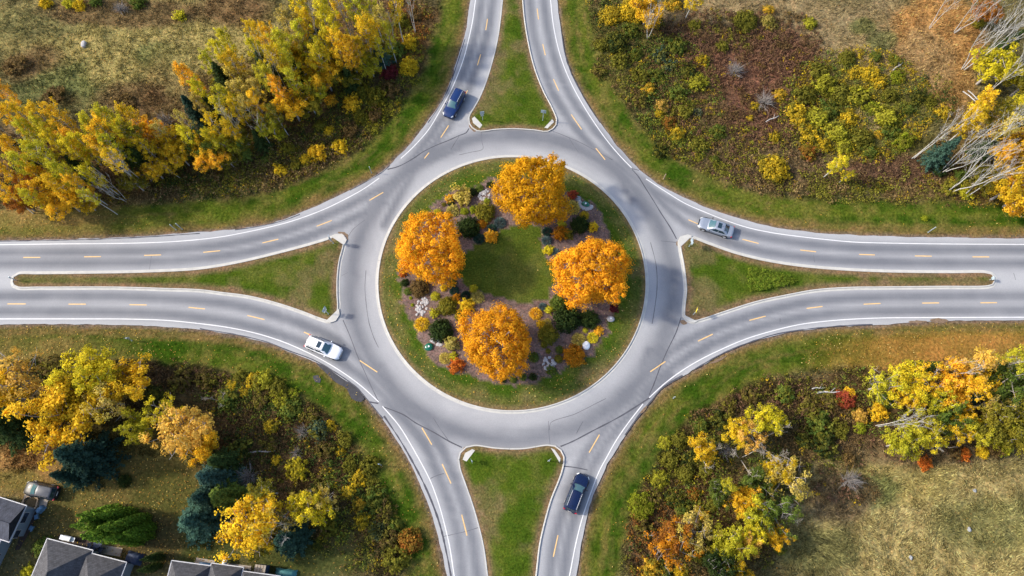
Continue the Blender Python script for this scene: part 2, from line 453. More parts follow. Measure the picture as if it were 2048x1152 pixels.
VERGE = 5.0
def ground_field(x, y, d=None):
    """colour of the ground, share of rough growth"""
    u, v = PIX(x, y)
    if d is None: d = offroad(x, y)
    n1 = fbm(x, y, 9, 1); n2 = fbm(x, y, 3.2, 2); n3 = fbm(x, y, 1.1, 5, 3)
    c = np.tile(np.array((.12, .105, .045)), (len(x), 1))
    for (bx, by, rx, ry, col, st) in BLOBS:
        q = ((u - bx) / rx) ** 2 + ((v - by) / ry) ** 2
        a = st * (1 - sm(.35, 1.25, q + (n1 - .5) * 1.3 + (n2 - .5) * .7))
        c = c * (1 - a[:, None]) + a[:, None] * np.array(col)
    # mown verge
    vw = VERGE + (n1 - .5) * 1.2 + (n2 - .5) * .8 + 1.6 * sm(1500, 1900, u) * (v > 600) + .8 * (v < 500) * sm(1500, 1900, u)
    wv = 1 - sm(vw - .5, vw + .6, d + (n3 - .5) * .8)
    st = vnoise(d * 1.0 + (n1 - .5) * 2.2, np.arctan2(y, x) * 5, 1.1, 6)
    g = np.array((.029, .064, .005)); g2 = np.array((.072, .098, .011)); br = np.array((.14, .10, .036)); gr = np.array((.16, .12, .09))
    k = np.clip((st - .5) * 1.6 + .5 + (n2 - .5) * 1.6 + (n3 - .5) * 1.2, 0, 1)
    vc = g + (g2 - g) * k[:, None]
    nb = np.exp(-((d - .5) / .85) ** 2) * 1.1 + np.exp(-((d - vw) / .7) ** 2) * .55 + sm(.6, .8, n1) * .45 + sm(.5, .75, n2) * .4
    st2 = vnoise(d * 2.2 + (n2 - .5) * 1.5, np.arctan2(y, x) * 9, 1.0, 16)
    nb = np.clip(nb * .66 + (n3 - .5) * .8 + sm(.6, .9, st2) * .35, 0, 1)
    vc = vc * (1 - nb[:, None]) + br * nb[:, None]
    # leaf litter spread over the verge near the trees
    lt = np.maximum((1 - sm(120, 330, u)) * (.55 + .3 * (v < 560)), sm(1560, 1850, u) * (v > 600) * .95)
    lt = lt * sm(.8, 2.6, d) * np.clip(.35 + n2 * .9, 0, 1)
    lc = np.where((u > 1200)[:, None], np.array((.30, .155, .04)), np.array((.21, .14, .05)))
    vc = vc * (1 - lt[:, None]) + lc * lt[:, None]
    c = c * (1 - wv[:, None]) + vc * wv[:, None]
    ed = 1 - sm(.05, .55, d + (n3 - .5) * .5)
    c = c * (1 - ed[:, None]) + gr * ed[:, None]
    rough = sm(vw - .6, vw + .6, d)
    yard = ((u - 250) / 330) ** 2 + ((v - 1060) / 150) ** 2
    yard2 = ((u - 600) / 170) ** 2 + ((v - 1110) / 60) ** 2
    rough = rough * np.where((yard < 1) | (yard2 < 1), .0, 1)
    c = c * (.82 + .36 * n3)[:, None]
    return c, rough

# ------------------------------------------------------------------ ground sheet
def axis(lo, hi, step, far):
    a = list(np.arange(lo, hi + step, step)); s = step
    l = [a[0]]; r = [a[-1]]
    while l[-1] > -far: s *= 1.35; l.append(l[-1] - s)
    s = step
    while r[-1] < far: s *= 1.35; r.append(r[-1] + s)
    return np.array(l[:0:-1] + a + r[1:])
gx = axis(-92, 92, .42, 1500); gy = axis(-47, 58, .42, 1500)
XX, YY = np.meshgrid(gx, gy)
fx, fy = XX.ravel(), YY.ravel()
gd = offroad(fx, fy)
gc, grough = ground_field(fx, fy, gd)
gz = (fbm(fx, fy, 1.9, 7) - .5) * .55 * grough + (fbm(fx, fy, 14, 8) - .5) * .5 * grough * (np.hypot(fx, fy) < 140)
gz = np.where(gd < .25, -.10, gz - .01)
nx, ny = len(gx), len(gy)
ii = np.arange(nx * ny).reshape(ny, nx)
F = np.stack([ii[:-1, :-1], ii[:-1, 1:], ii[1:, 1:], ii[1:, :-1]], -1).reshape(-1, 4)

def turfmat(name, fine=1.0, bump=.5):
    m, nt, out = newmat(name)
    a = N(nt, 'ShaderNodeAttribute', attribute_name='Col')
    tc = N(nt, 'ShaderNodeTexCoord')
    n1 = N(nt, 'ShaderNodeTexNoise'); n1.inputs['Scale'].default_value = 2.6 * fine; n1.inputs['Detail'].default_value = 8; n1.inputs['Roughness'].default_value = .72
    n2 = N(nt, 'ShaderNodeTexNoise'); n2.inputs['Scale'].default_value = .9; n2.inputs['Detail'].default_value = 5; n2.inputs['Distortion'].default_value = 2.5
    for n_ in (n1, n2): nt.links.new(tc.outputs['Object'], n_.inputs['Vector'])
    mr = N(nt, 'ShaderNodeMapRange'); mr.inputs['From Min'].default_value = .3; mr.inputs['From Max'].default_value = .7; mr.inputs['To Min'].default_value = .4; mr.inputs['To Max'].default_value = 1.65
    nt.links.new(n1.outputs['Fac'], mr.inputs['Value'])
    sc = N(nt, 'ShaderNodeVectorMath', operation='SCALE')
    nt.links.new(a.outputs['Color'], sc.inputs[0]); nt.links.new(mr.outputs[0], sc.inputs['Scale'])
    # dry blades show through in patches
    mr2 = N(nt, 'ShaderNodeMapRange'); mr2.inputs['From Min'].default_value = .46; mr2.inputs['From Max'].default_value = .72; mr2.inputs['To Max'].default_value = .6
    nt.links.new(n2.outputs['Fac'], mr2.inputs['Value'])
    dry = N(nt, 'ShaderNodeVectorMath', operation='MULTIPLY'); dry.inputs[1].default_value = (1.75, 1.35, 1.35)
    nt.links.new(sc.outputs[0], dry.inputs[0])
    mx = N(nt, 'ShaderNodeMix', data_type='RGBA')
    nt.links.new(mr2.outputs[0], mx.inputs['Factor']); nt.links.new(sc.outputs[0], mx.inputs['A']); nt.links.new(dry.outputs[0], mx.inputs['B'])
    b = N(nt, 'ShaderNodeBsdfPrincipled'); b.inputs['Roughness'].default_value = .95; b.inputs['Specular IOR Level'].default_value = .0
    nt.links.new(mx.outputs['Result'], b.inputs['Base Color'])
    bp = N(nt, 'ShaderNodeBump'); bp.inputs['Strength'].default_value = bump; bp.inputs['Distance'].default_value = .25
    nt.links.new(n1.outputs['Fac'], bp.inputs['Height']); nt.links.new(bp.outputs[0], b.inputs['Normal'])
    nt.links.new(b.outputs[0], out.inputs[0])
    return m
M_turf = turfmat('turf', 1.0, .9)
M_lawn = turfmat('lawn', 1.6, .55)

gme = mesh_np('ground', np.stack([fx, fy, gz], 1), F, [M_turf], True)
cattr(gme, 'Col', gc, 'POINT')
tag(obj('ground', gme), kind='structure')

# ------------------------------------------------------------------ asphalt
def sheet(outline, step, z, jitter=.25):
    """triangulated sheet with points inside the outline"""
    lo, hi = outline.min(0), outline.max(0)
    lo = np.maximum(lo, (-120, -75)); hi = np.minimum(hi, (120, 85))
    ax, ay = np.meshgrid(np.arange(lo[0], hi[0], step), np.arange(lo[1], hi[1], step))
    ax, ay = ax.ravel(), ay.ravel()
    ins = inside(ax, ay, outline)
    ax, ay = ax[ins], ay[ins]
    dd = segdist(ax, ay, outline, True)
    k = dd > step * .5
    ax, ay = ax[k], ay[k]
    n = len(outline)
    pts = [Vector((float(p[0]), float(p[1]))) for p in outline] + [Vector((float(a), float(b))) for a, b in zip(ax, ay)]
    e = [(i, (i + 1) % n) for i in range(n)]
    vo, _, fo, *_ = delaunay_2d_cdt(pts, e, [], 1, 1e-5)
    V = np.array([(p.x, p.y, z) for p in vo])
    Fa = np.array([f for f in fo if len(f) == 3])
    v0, v1, v2 = V[Fa[:, 0], :2], V[Fa[:, 1], :2], V[Fa[:, 2], :2]
    cr = (v1[:, 0]-v0[:, 0])*(v2[:, 1]-v0[:, 1]) - (v1[:, 1]-v0[:, 1])*(v2[:, 0]-v0[:, 0])
    Fa[cr < 0] = Fa[cr < 0][:, ::-1]
    return V, Fa

ZR = .03
clip = (np.abs(ROAD_OUT[:, 0]) < 118) & (ROAD_OUT[:, 1] > -72) & (ROAD_OUT[:, 1] < 82)
RV, RF = sheet(ROAD_OUT[clip], .5, ZR)
TRACKS = [
 [(0,623),(200,624),(350,630),(480,648),(580,676),(660,712),(720,750),(780,800),(840,838),(920,862)],
 [(0,592),(200,592),(350,598),(480,612),(580,640),(660,672),(715,712),(770,775)],
 [(920,295),(840,330),(770,372),(690,415),(600,452),(500,480),(380,497),(250,503),(0,505)],
 [(770,405),(690,445),(600,478),(500,503),(380,519),(250,525),(0,527)],
 [(985,0),(978,50),(962,110),(940,170),(915,225),(880,275),(840,325),(800,390),(770,450)],
 [(963,0),(955,50),(940,105),(918,165),(890,225),(855,280),(810,335),(760,385)],
 [(1060,0),(1068,70),(1085,130),(1108,190),(1140,240),(1180,290),(1230,340),(1265,400)],
 [(1087,0),(1095,60),(1112,125),(1137,185),(1170,235),(1215,290),(1265,345),(1310,385)],
 [(2048,500),(1850,499),(1700,495),(1600,486),(1500,468),(1420,442),(1340,402),(1280,365),(1220,320),(1150,290)],
 [(2048,527),(1850,526),(1700,522),(1600,514),(1500,497),(1420,470),(1360,440),(1320,400),(1290,370)],
 [(2048,621),(1850,622),(1700,625),(1600,636),(1500,660),(1420,690),(1350,730),(1290,780),(1220,825)],
 [(2048,592),(1850,593),(1700,597),(1600,607),(1500,632),(1420,660),(1350,697),(1300,745),(1240,790)],
 [(1100,1152),(1110,1080),(1130,1010),(1150,950),(1180,895),(1220,840),(1265,780),(1300,700)],
 [(1127,1152),(1135,1090),(1150,1030),(1172,965),(1200,905),(1240,850),(1290,795),(1340,750)],
 [(955,1152),(945,1080),(930,1020),(910,960),(885,900),(850,845),(800,790),(760,730)],
 [(925,1152),(917,1080),(903,1020),(880,960),(850,890),(815,845),(770,800)],
]
rx_, ry_ = RV[:, 0], RV[:, 1]
trk = np.zeros(len(RV))
for t in TRACKS:
    w = catmull(GA(t), 1.5)
    if abs(t[-1][0] - 1024) > 900 or t[-1][1] in (0, 1152): w = ext(w, 0, 50)
    if abs(t[0][0] - 1024) > 900 or t[0][1] in (0, 1152): w = ext(w, 50, 0)
    dd = segdist(rx_, ry_, w)
    trk = np.maximum(trk, np.exp(-(dd / .9) ** 2))
rr = np.hypot(rx_, ry_)
trk = np.maximum(trk, np.exp(-((rr - ISL_R - 3.3) / 1.7) ** 2))
trk = np.maximum(trk, .35 * np.exp(-((rr - ISL_R - 6.2) / 1.0) ** 2))
# streaks run along the driving direction
ang = np.arctan2(ry_, rx_)
trk = np.clip(trk * (.75 + .5 * fbm(rx_, ry_, 7, 21)) + (vnoise(rr * 2.2, ang * 6, 1.0, 22) - .5) * .22 * (rr < 32), 0, 1)
m, nt, out = newmat('asphalt')
a = N(nt, 'ShaderNodeAttribute', attribute_name='track')
tc = N(nt, 'ShaderNodeTexCoord')
n1 = N(nt, 'ShaderNodeTexNoise'); n1.inputs['Scale'].default_value = .35; n1.inputs['Detail'].default_value = 6
n2 = N(nt, 'ShaderNodeTexNoise'); n2.inputs['Scale'].default_value = 9; n2.inputs['Detail'].default_value = 4
for n_ in (n1, n2): nt.links.new(tc.outputs['Object'], n_.inputs['Vector'])
ad = N(nt, 'ShaderNodeMath', operation='MULTIPLY_ADD'); ad.inputs[1].default_value = .3; nt.links.new(n1.outputs['Fac'], ad.inputs[0])
sb = N(nt, 'ShaderNodeMath', operation='SUBTRACT'); sb.inputs[1].default_value = .15; nt.links.new(a.outputs['Fac'], sb.inputs[0]); nt.links.new(sb.outputs[0], ad.inputs[2])
cl = N(nt, 'ShaderNodeClamp'); nt.links.new(ad.outputs[0], cl.inputs[0])
mx = N(nt, 'ShaderNodeMix', data_type='RGBA'); mx.inputs['A'].default_value = (.335, .338, .352, 1); mx.inputs['B'].default_value = (.135, .141, .16, 1)
nt.links.new(cl.outputs[0], mx.inputs['Factor'])
mr = N(nt, 'ShaderNodeMapRange'); mr.inputs['From Min'].default_value = .3; mr.inputs['From Max'].default_value = .7; mr.inputs['To Min'].default_value = .93; mr.inputs['To Max'].default_value = 1.07
nt.links.new(n2.outputs['Fac'], mr.inputs['Value'])
sc = N(nt, 'ShaderNodeVectorMath', operation='SCALE'); nt.links.new(mx.outputs['Result'], sc.inputs[0]); nt.links.new(mr.outputs[0], sc.inputs['Scale'])
b = N(nt, 'ShaderNodeBsdfPrincipled'); b.inputs['Roughness'].default_value = .82; b.inputs['Specular IOR Level'].default_value = .3
nt.links.new(sc.outputs[0], b.inputs['Base Color']); nt.links.new(b.outputs[0], out.inputs[0])
M_asphalt = m
rme = mesh_np('road', RV, RF, [M_asphalt])
at = rme.attributes.new('track', 'FLOAT', 'POINT'); at.data.foreach_set('value', trk.astype(np.float32))
road = tag(obj('road', rme), kind='structure')
# a low shoulder under the pavement's edge
def ribbon(poly, w0, w1, z0, z1=None, closed=False):
    p = np.asarray(poly, float)
    d = (np.roll(p, -1, 0) - np.roll(p, 1, 0)) if closed else np.gradient(p, axis=0)
    n = np.stack([-d[:, 1], d[:, 0]], 1); n /= np.linalg.norm(n, axis=1)[:, None] + 1e-9
    a = p + n * (w0[:, None] if hasattr(w0, '__len__') else w0); b = p + n * (w1[:, None] if hasattr(w1, '__len__') else w1)
    k = len(p); z1 = z0 if z1 is None else z1
    V = [(q[0], q[1], z0) for q in a] + [(q[0], q[1], z1) for q in b]
    Fq = [(i, (i + 1) % k, k + (i + 1) % k, k + i) for i in range(k if closed else k - 1)]
    return V, [f[::-1] for f in Fq]

def up(V, Fq):
    """orient all faces upwards"""
    V = [Vector(p) for p in V]; o = []
    for f in Fq:
        nrm = (V[f[1]] - V[f[0]]).cross(V[f[2]] - V[f[0]])
        o.append(f if nrm.z >= 0 else f[::-1])
    return V, o

def strip(name, pts, w, z, mat, parent, px=True, vary=0.0, step=.6, seed=0, m0=0, m1=0):
    p = GA(pts) if px else np.asarray(pts)
    if m0 or m1: p = ext(p, m0, m1)
    p = catmull(p, step) if len(p) > 2 else np.array([p[0] + (p[1] - p[0]) * t for t in np.linspace(0, 1, 5)])
    wv = w / 2 * (1 + vary * (fbm(p[:, 0], p[:, 1], .9, seed) - .5) * 2)
    mb = MB(); mb.add(*up(*ribbon(p, -wv, wv, z)))
    return mb.build(name, mat, parent)

for i, L in enumerate(LINES):
    s0 = 60 if (L[0][0] in (0, 2048) or L[0][1] in (0, 1152)) else 0
    s1 = 60 if (L[-1][0] in (0, 2048) or L[-1][1] in (0, 1152)) else 0
    strip('edge_line', L, .12, ZR + .006, M_white_paint, road, vary=.25, seed=i, m0=s0, m1=s1)
for i, (a_, b_, c_, d_) in enumerate(DASHES):
    strip('lane_dash', [(a_, b_), (c_, d_)], .13, ZR + .006, M_yellow_paint, road, vary=.15, seed=i)
CRACKS = [
 ([(775,339),(797,333),(827,317),(846,304),(872,291),(897,281),(919,271),(932,266),(938,257)],.10),([(919,271),(911,284),(902,299)],.06),
 ([(1278,341),(1264,338),(1275,351),(1292,378),(1309,405),(1321,425),(1341,456),(1353,478)],.10),([(1098,260),(1120,268),(1137,275),(1160,285),(1192,302),(1225,320)],.06),
 ([(1138,276),(1148,292),(1157,305)],.04),([(963,262),(964,285),(966,298),(940,305),(918,310)],.045),
 ([(686,640),(700,672),(715,712),(730,745),(742,772),(757,803)],.07),([(739,804),(757,807)],.12),([(765,813),(808,830),(830,845),(870,866),(897,882),(924,895)],.09),([(897,881),(880,857),(866,835)],.05),
 ([(1121,893),(1145,883),(1185,862),(1220,844),(1247,829),(1285,805),(1300,795)],.11),([(1298,790),(1307,770),(1320,735),(1335,700),(1352,665),(1362,635)],.08),
 ([(732,541),(730,577),(733,612),(738,645),(748,676),(757,695)],.05),([(1301,485),(1312,530),(1314,575),(1308,625),(1304,648)],.06),
 ([(1099,860),(1101,846),(1150,828),(1190,808),(1212,797)],.045),([(1153,867),(1160,853),(1166,843)],.07),([(1097,842),(1098,868),(1100,888)],.04),
 ([(861,957),(874,951),(888,947)],.06),([(886,1073),(905,1069),(935,1062),(957,1055)],.05),([(1322,482),(1352,485)],.05),([(1627,510),(1629,525)],.03),([(303,511),(299,542)],.035),
 ([(683,552),(696,545)],.03),([(1125,932),(1150,935),(1175,940)],.08),([(2027,546),(2031,560)],.04),([(1560,644),(1560,637)],.05),([(694,477),(707,458),(730,440)],.04),
]
for i, (c_, w_) in enumerate(CRACKS):
    strip('crack', c_, w_ * 1.5, ZR + .003, M_crack if w_ > .075 else M_crack_light, road, vary=.6, step=.35, seed=i + 40)
# the dark seam between pavement and shoulder
SEAMS = [[(0,482.5),(98,481),(195,478.5),(293,474),(400,467)],[(470,460),(517,453),(566,441.5),(600,429)],[(700,381),(735,362),(764.5,344.5),(780,331)],[(930,78),(915,126),(897,177),(880,210),(856,246)],
 [(1122,60),(1130,108),(1143,149)],[(1143,149),(1172,203),(1200,246)],[(1745,649),(1680,652),(1610,659),(1550,669),(1490,688),(1443,708),(1390,738)],[(1365,751),(1325,775.5),(1303,801),(1280,828),(1250,870)],
 [(400,657.5),(478,670.5),(536.7,685),(575,700.5),(624,718.5),(660,738),(712,774),(733,797),(750,818),(766,837)],[(768,832),(800,880),(834,940),(858,990),(880,1050),(894,1110),(902,1152)]]
for i, c_ in enumerate(SEAMS):
    strip('edge_seam', c_, .13 if i not in (7, 9) else .2, ZR + .009, M_crack, road, vary=.9, step=.4, seed=i + 70)
# fresh dark patches beside the lower left pavement
mb = MB(); mb.prism([tuple(p) for p in catmull(GA([(632,725),(660,738),(689,756),(712,776),(729,798),(722,804),(703,797),(694,778),(672,765),(654,748)]), .5, True)], -.06, .024)
mb.build('asphalt_patch', plain('fresh_asphalt', (.035, .035, .042), .8, var=.35, scale=1.5, bump=.3), road)
mb = MB(); mb.prism([tuple(p) for p in catmull(GA([(626,752),(636,750),(642,758),(640,766),(631,764)]), .4, True)], -.06, .022)
mb.build('asphalt_patch', bpy.data.materials['fresh_asphalt'], road)

# silt and leaf dirt gathered at the splitter corners and along the gutters
M_silt = plain('silt', (.17, .115, .075), .95, var=.45, scale=5, bump=.3)
def blotch(pts, seed):
    w = catmull(GA(pts), .12, True); c_ = w.mean(0)
    k_ = 1 + (fbm(w[:, 0], w[:, 1], .35, seed) - .5) * .9
    w = c_ + (w - c_) * k_[:, None]
    mb = MB(); mb.prism([tuple(q) for q in w], .0, ZR + .012); mb.build('dirt_patch', M_silt, road)
for i, p_ in enumerate([[(925,905),(927,896),(935,894),(937,898),(930,901)],[(1112,897),(1119,896),(1123,904),(1121,909),(1117,902)],[(940,248),(946,257),(956,261),(950,264),(941,257)],[(1107,251),(1111,246),(1112,252),(1104,260),(1101,258)],
   [(676,466),(686,464),(696,472),(695,479),(689,471)],[(1361,641),(1366,640),(1374,646),(1370,649),(1362,647)],[(1352,489),(1354,482),(1356,487),(1355,493)],[(1862,640),(1880,637),(1898,641),(1890,645),(1868,645)],[(1815,644),(1830,641),(1850,643),(1838,647)],[(1420,727),(1440,716),(1452,712),(1440,722)],[(1280,826),(1290,814),(1294,812),(1286,826)]]):
    blotch(p_, i + 120)

# ------------------------------------------------------------------ kerbs and islands
def offset_in(p, d, closed=True):
    """move a clockwise/counterclockwise outline inwards by d"""
    if closed:
        t = np.roll(p, -1, 0) - np.roll(p, 1, 0)
        A = np.sum(p[:, 0] * np.roll(p[:, 1], -1) - np.roll(p[:, 0], -1) * p[:, 1])
    else:
        t = np.gradient(p, axis=0)
        A = np.sum(p[:-1, 0] * p[1:, 1] - p[1:, 0] * p[:-1, 1]) + (p[-1, 0] * p[0, 1] - p[0, 0] * p[-1, 1])
    n = np.stack([-t[:, 1], t[:, 0]], 1); n /= np.linalg.norm(n, axis=1)[:, None] + 1e-9
    return p + n * d * (1 if A > 0 else -1)

KP = [(0.0, -.05), (0.0, .045), (.27, .05), (.30, .165), (.33, .18), (.45, .18), (.45, .05)]     # gutter, riser, top
def kerb(p, closed, seglen=3.0):
    root = None
    n = len(p)
    rings = [offset_in(p, o, closed) for o, z in KP]
    L = np.linalg.norm(np.diff(np.vstack([p, p[:1]]) if closed else p, axis=0), axis=1)
    segs = []; cur = [0]; acc = 0
    for i in range(len(L)):
        acc += L[i]; cur.append(i + 1)
        if acc >= seglen: segs.append(cur); cur = [i + 1]; acc = 0
    if len(cur) > 1: segs.append(cur)
    root = empty('kerb'); tag(root, kind='structure')
    for s_ in segs:
        mid = p[s_[len(s_) // 2] % n]
        if abs(mid[0]) > 100 or mid[1] > 62 or mid[1] < -52: continue
        V = []; Fq = []
        m_ = len(KP)
        for j, idx in enumerate(s_):
            for k in range(m_):
                q = rings[k][idx % n]
                if j in (0, len(s_) - 1):        # open a narrow joint
                    o = rings[k][s_[1 if j == 0 else -2] % n]; dl = np.linalg.norm(o - q); q = q + (o - q) / max(dl, 1e-6) * .012
                V.append((q[0], q[1], KP[k][1]))
        for j in range(len(s_) - 1):
            for k in range(m_ - 1):
                Fq.append((j * m_ + k, (j + 1) * m_ + k, (j + 1) * m_ + k + 1, j * m_ + k + 1))
        Fq.append(tuple(range(m_))); e = (len(s_) - 1) * m_; Fq.append(tuple(range(e + m_ - 1, e - 1, -1)))
        mb = MB(); mb.add(V, Fq)
        o = mb.build('kerb_segment', M_concrete, root)
        bm = bmesh.new(); bm.from_mesh(o.data); bmesh.ops.recalc_face_normals(bm, faces=bm.faces); bm.to_mesh(o.data); bm.free()
    return root
kerb(ISLAND, True)
for nm, p, cl_ in MEDS: kerb(p, cl_)

ZT = .13
def turf(name, outline, colour_fn, z=ZT, step=.45):
    V, Fa = sheet(outline, step, z)
    c, dz = colour_fn(V[:, 0], V[:, 1])
    V[:, 2] += dz
    me = mesh_np(name, V, Fa, [M_lawn], True)
    cattr(me, 'Col', c, 'POINT')
    return tag(obj(name, me), kind='structure')

def island_field(x, y):
    r = np.hypot(x, y); d = ISL_R - .45 - r
    n1 = fbm(x, y, 6, 31); n2 = fbm(x, y, 1.8, 32); n3 = fbm(x, y, .8, 33, 3)
    st = vnoise(r * 1.0, np.arctan2(y, x) * 4, .85, 34)
    k = np.clip(st * .8 + (n2 - .5), 0, 1)
    c = np.array((.032, .068, .006)) * (1 - k[:, None]) + np.array((.072, .098, .012)) * k[:, None]
    br = np.clip(np.exp(-(d / .6) ** 2) * 1.0 + np.exp(-((d - 1.4) / .6) ** 2) * .25 + (n2 - .5) * .5, 0, 1) * (d < 2.4)
    br = np.clip(br + .3 * sm(.56, .75, n1) + .35 * sm(.6, .8, fbm(x, y, 2.4, 36)), 0, 1)
    c = c * (1 - br[:, None]) + np.array((.15, .11, .055)) * br[:, None]
    sq = np.clip(.75 * np.exp(-((r - 0) / 8.5) ** 2), 0, 1)
    c = c * (1 - sq[:, None]) + np.array((.066, .085, .014)) * sq[:, None]
    jx, jy = x + (n2 - .5) * 2.2, y + (fbm(x, y, 1.7, 38) - .5) * 2.2
    bed = inside(jx, jy, BED_OUT) & ~inside(jx, jy, BED_IN)
    mc = np.array((.135, .095, .082))
    c = np.where(bed[:, None], mc * (.7 + .6 * n3)[:, None], c)
    dz = np.where(bed, .05, 0) + np.clip(d, 0, 12) * .03 + (n3 - .5) * .03 * (d > .3)
    dz = np.where(d < .3, -.02, dz)
    return c * (.85 + .3 * n3)[:, None], dz
turf('island_ground', offset_in(ISLAND, .44), island_field)

def median_field(outline):
    def f(x, y):
        d = segdist(x, y, outline, True)
        n1 = fbm(x, y, 5, 41); n2 = fbm(x, y, 1.5, 42); n3 = fbm(x, y, .7, 43, 3)
        k = np.clip(n2 * 1.2 - .1, 0, 1)
        c = np.array((.028, .062, .005)) * (1 - k[:, None]) + np.array((.072, .096, .011)) * k[:, None]
        br = np.clip(1.0 * np.exp(-((d - .2) / .55) ** 2) + .45 * sm(.56, .72, n1) * (d > .8) + sm(.6, .85, fbm(x, y, 2.6, 47)) * .4 + (n2 - .5) * .6, 0, 1)
        c = c * (1 - br[:, None]) + np.array((.155, .105, .06)) * br[:, None]
        dz = np.clip(d, 0, 4) * .035 + (n3 - .5) * .04
        dz = np.where(d < .05, -.02, dz)
        return c * (.82 + .36 * n3)[:, None], dz
    return f
for nm, p, cl_ in MEDS:
    q = offset_in(p, .44, cl_)
    if not cl_:
        q = q[(q[:, 1] < 75) & (q[:, 1] > -65)]
    turf('median_ground', q, median_field(q))
for i, p in enumerate(PLATES):
    q_ = GA(p); q_ = q_.mean(0) + (q_ - q_.mean(0)) * 1.3
    mb = MB(); mb.prism([tuple(q) for q in q_], .06, .187)
    pl = mb.build('corner_slab', M_concrete); tag(pl, kind='structure')
# ------------------------------------------------------------------ plant building
def unit(a):
    return a / (np.linalg.norm(a, axis=1)[:, None] + 1e-9)

def leaf_quads(C, size, nrm, rng, aspect=.75):
    """one leaf-sized face per centre"""
    n = len(C)
    nrm = unit(nrm)
    t = unit(np.cross(nrm, rng.normal(size=(n, 3))))
    b = np.cross(nrm, t)
    s = (np.asarray(size) * .5)[:, None]
    V = np.empty((n, 4, 3))
    V[:, 0] = C - t * s; V[:, 1] = C - b * s * aspect; V[:, 2] = C + t * s; V[:, 3] = C + b * s * aspect
    F_ = np.arange(n * 4).reshape(n, 4)
    return V.reshape(-1, 3), F_

def leafmesh(name, C, size, nrm, rng, tone, mixf, mat=None):
    V, F_ = leaf_quads(C, size, nrm, rng)
    me = mesh_np(name, V, F_, [mat or M_leaf])
    fattr(me, 'tone', tone); fattr(me, 'mixf', mixf)
    return me

def clumps_to_leaves(cc, cr, per, size, rng, center, outw=.8, flat=.8, rough=.55, dome=.7):
    """cc clump centres, cr radii -> leaves clustered round them"""
    k = len(cc)
    idx = np.repeat(np.arange(k), per)
    d = unit(rng.normal(size=(len(idx), 3)))
    rad = rng.random(len(idx)) ** .45
    P = cc[idx] + d * (cr[idx] * rad)[:, None] * np.array((1, 1, flat))
    out = unit(cc - center)[idx]
    nrm = d * dome + out * outw + rng.normal(size=d.shape) * rough + np.array((0, 0, .25))
    ct = rng.normal(1, .13, k)[idx]; cm = np.clip(rng.normal(.42, .3, k), 0, 1)[idx]
    tone = np.clip(ct * rng.normal(1, .17, len(idx)), .5, 1.55)
    mixf = np.clip(cm + rng.normal(0, .16, len(idx)), 0, 1)
    s = size * rng.uniform(.7, 1.35, len(idx))
    return P, s, nrm, tone, mixf

def ball_dirs(n, rng, zmin=-1):
    i = np.arange(n) + .5
    z = 1 - (1 - zmin) * i / n
    ph = i * 2.39996 + rng.random() * 6
    r = np.sqrt(np.maximum(0, 1 - z * z))
    d = np.stack([np.cos(ph) * r, np.sin(ph) * r, z], 1)
    return unit(d + rng.normal(0, .06, d.shape))

def limb_mesh(name, limbs, mat, n=5):
    mb = MB()
    for pts, rad in limbs: mb.tube(pts, rad, n, cap=False)
    me = bpy.data.meshes.new(name); me.from_pydata(mb.v, [], mb.f); me.materials.append(mat)
    me.polygons.foreach_set('use_smooth', np.ones(len(me.polygons), bool)); me.update()
    return me

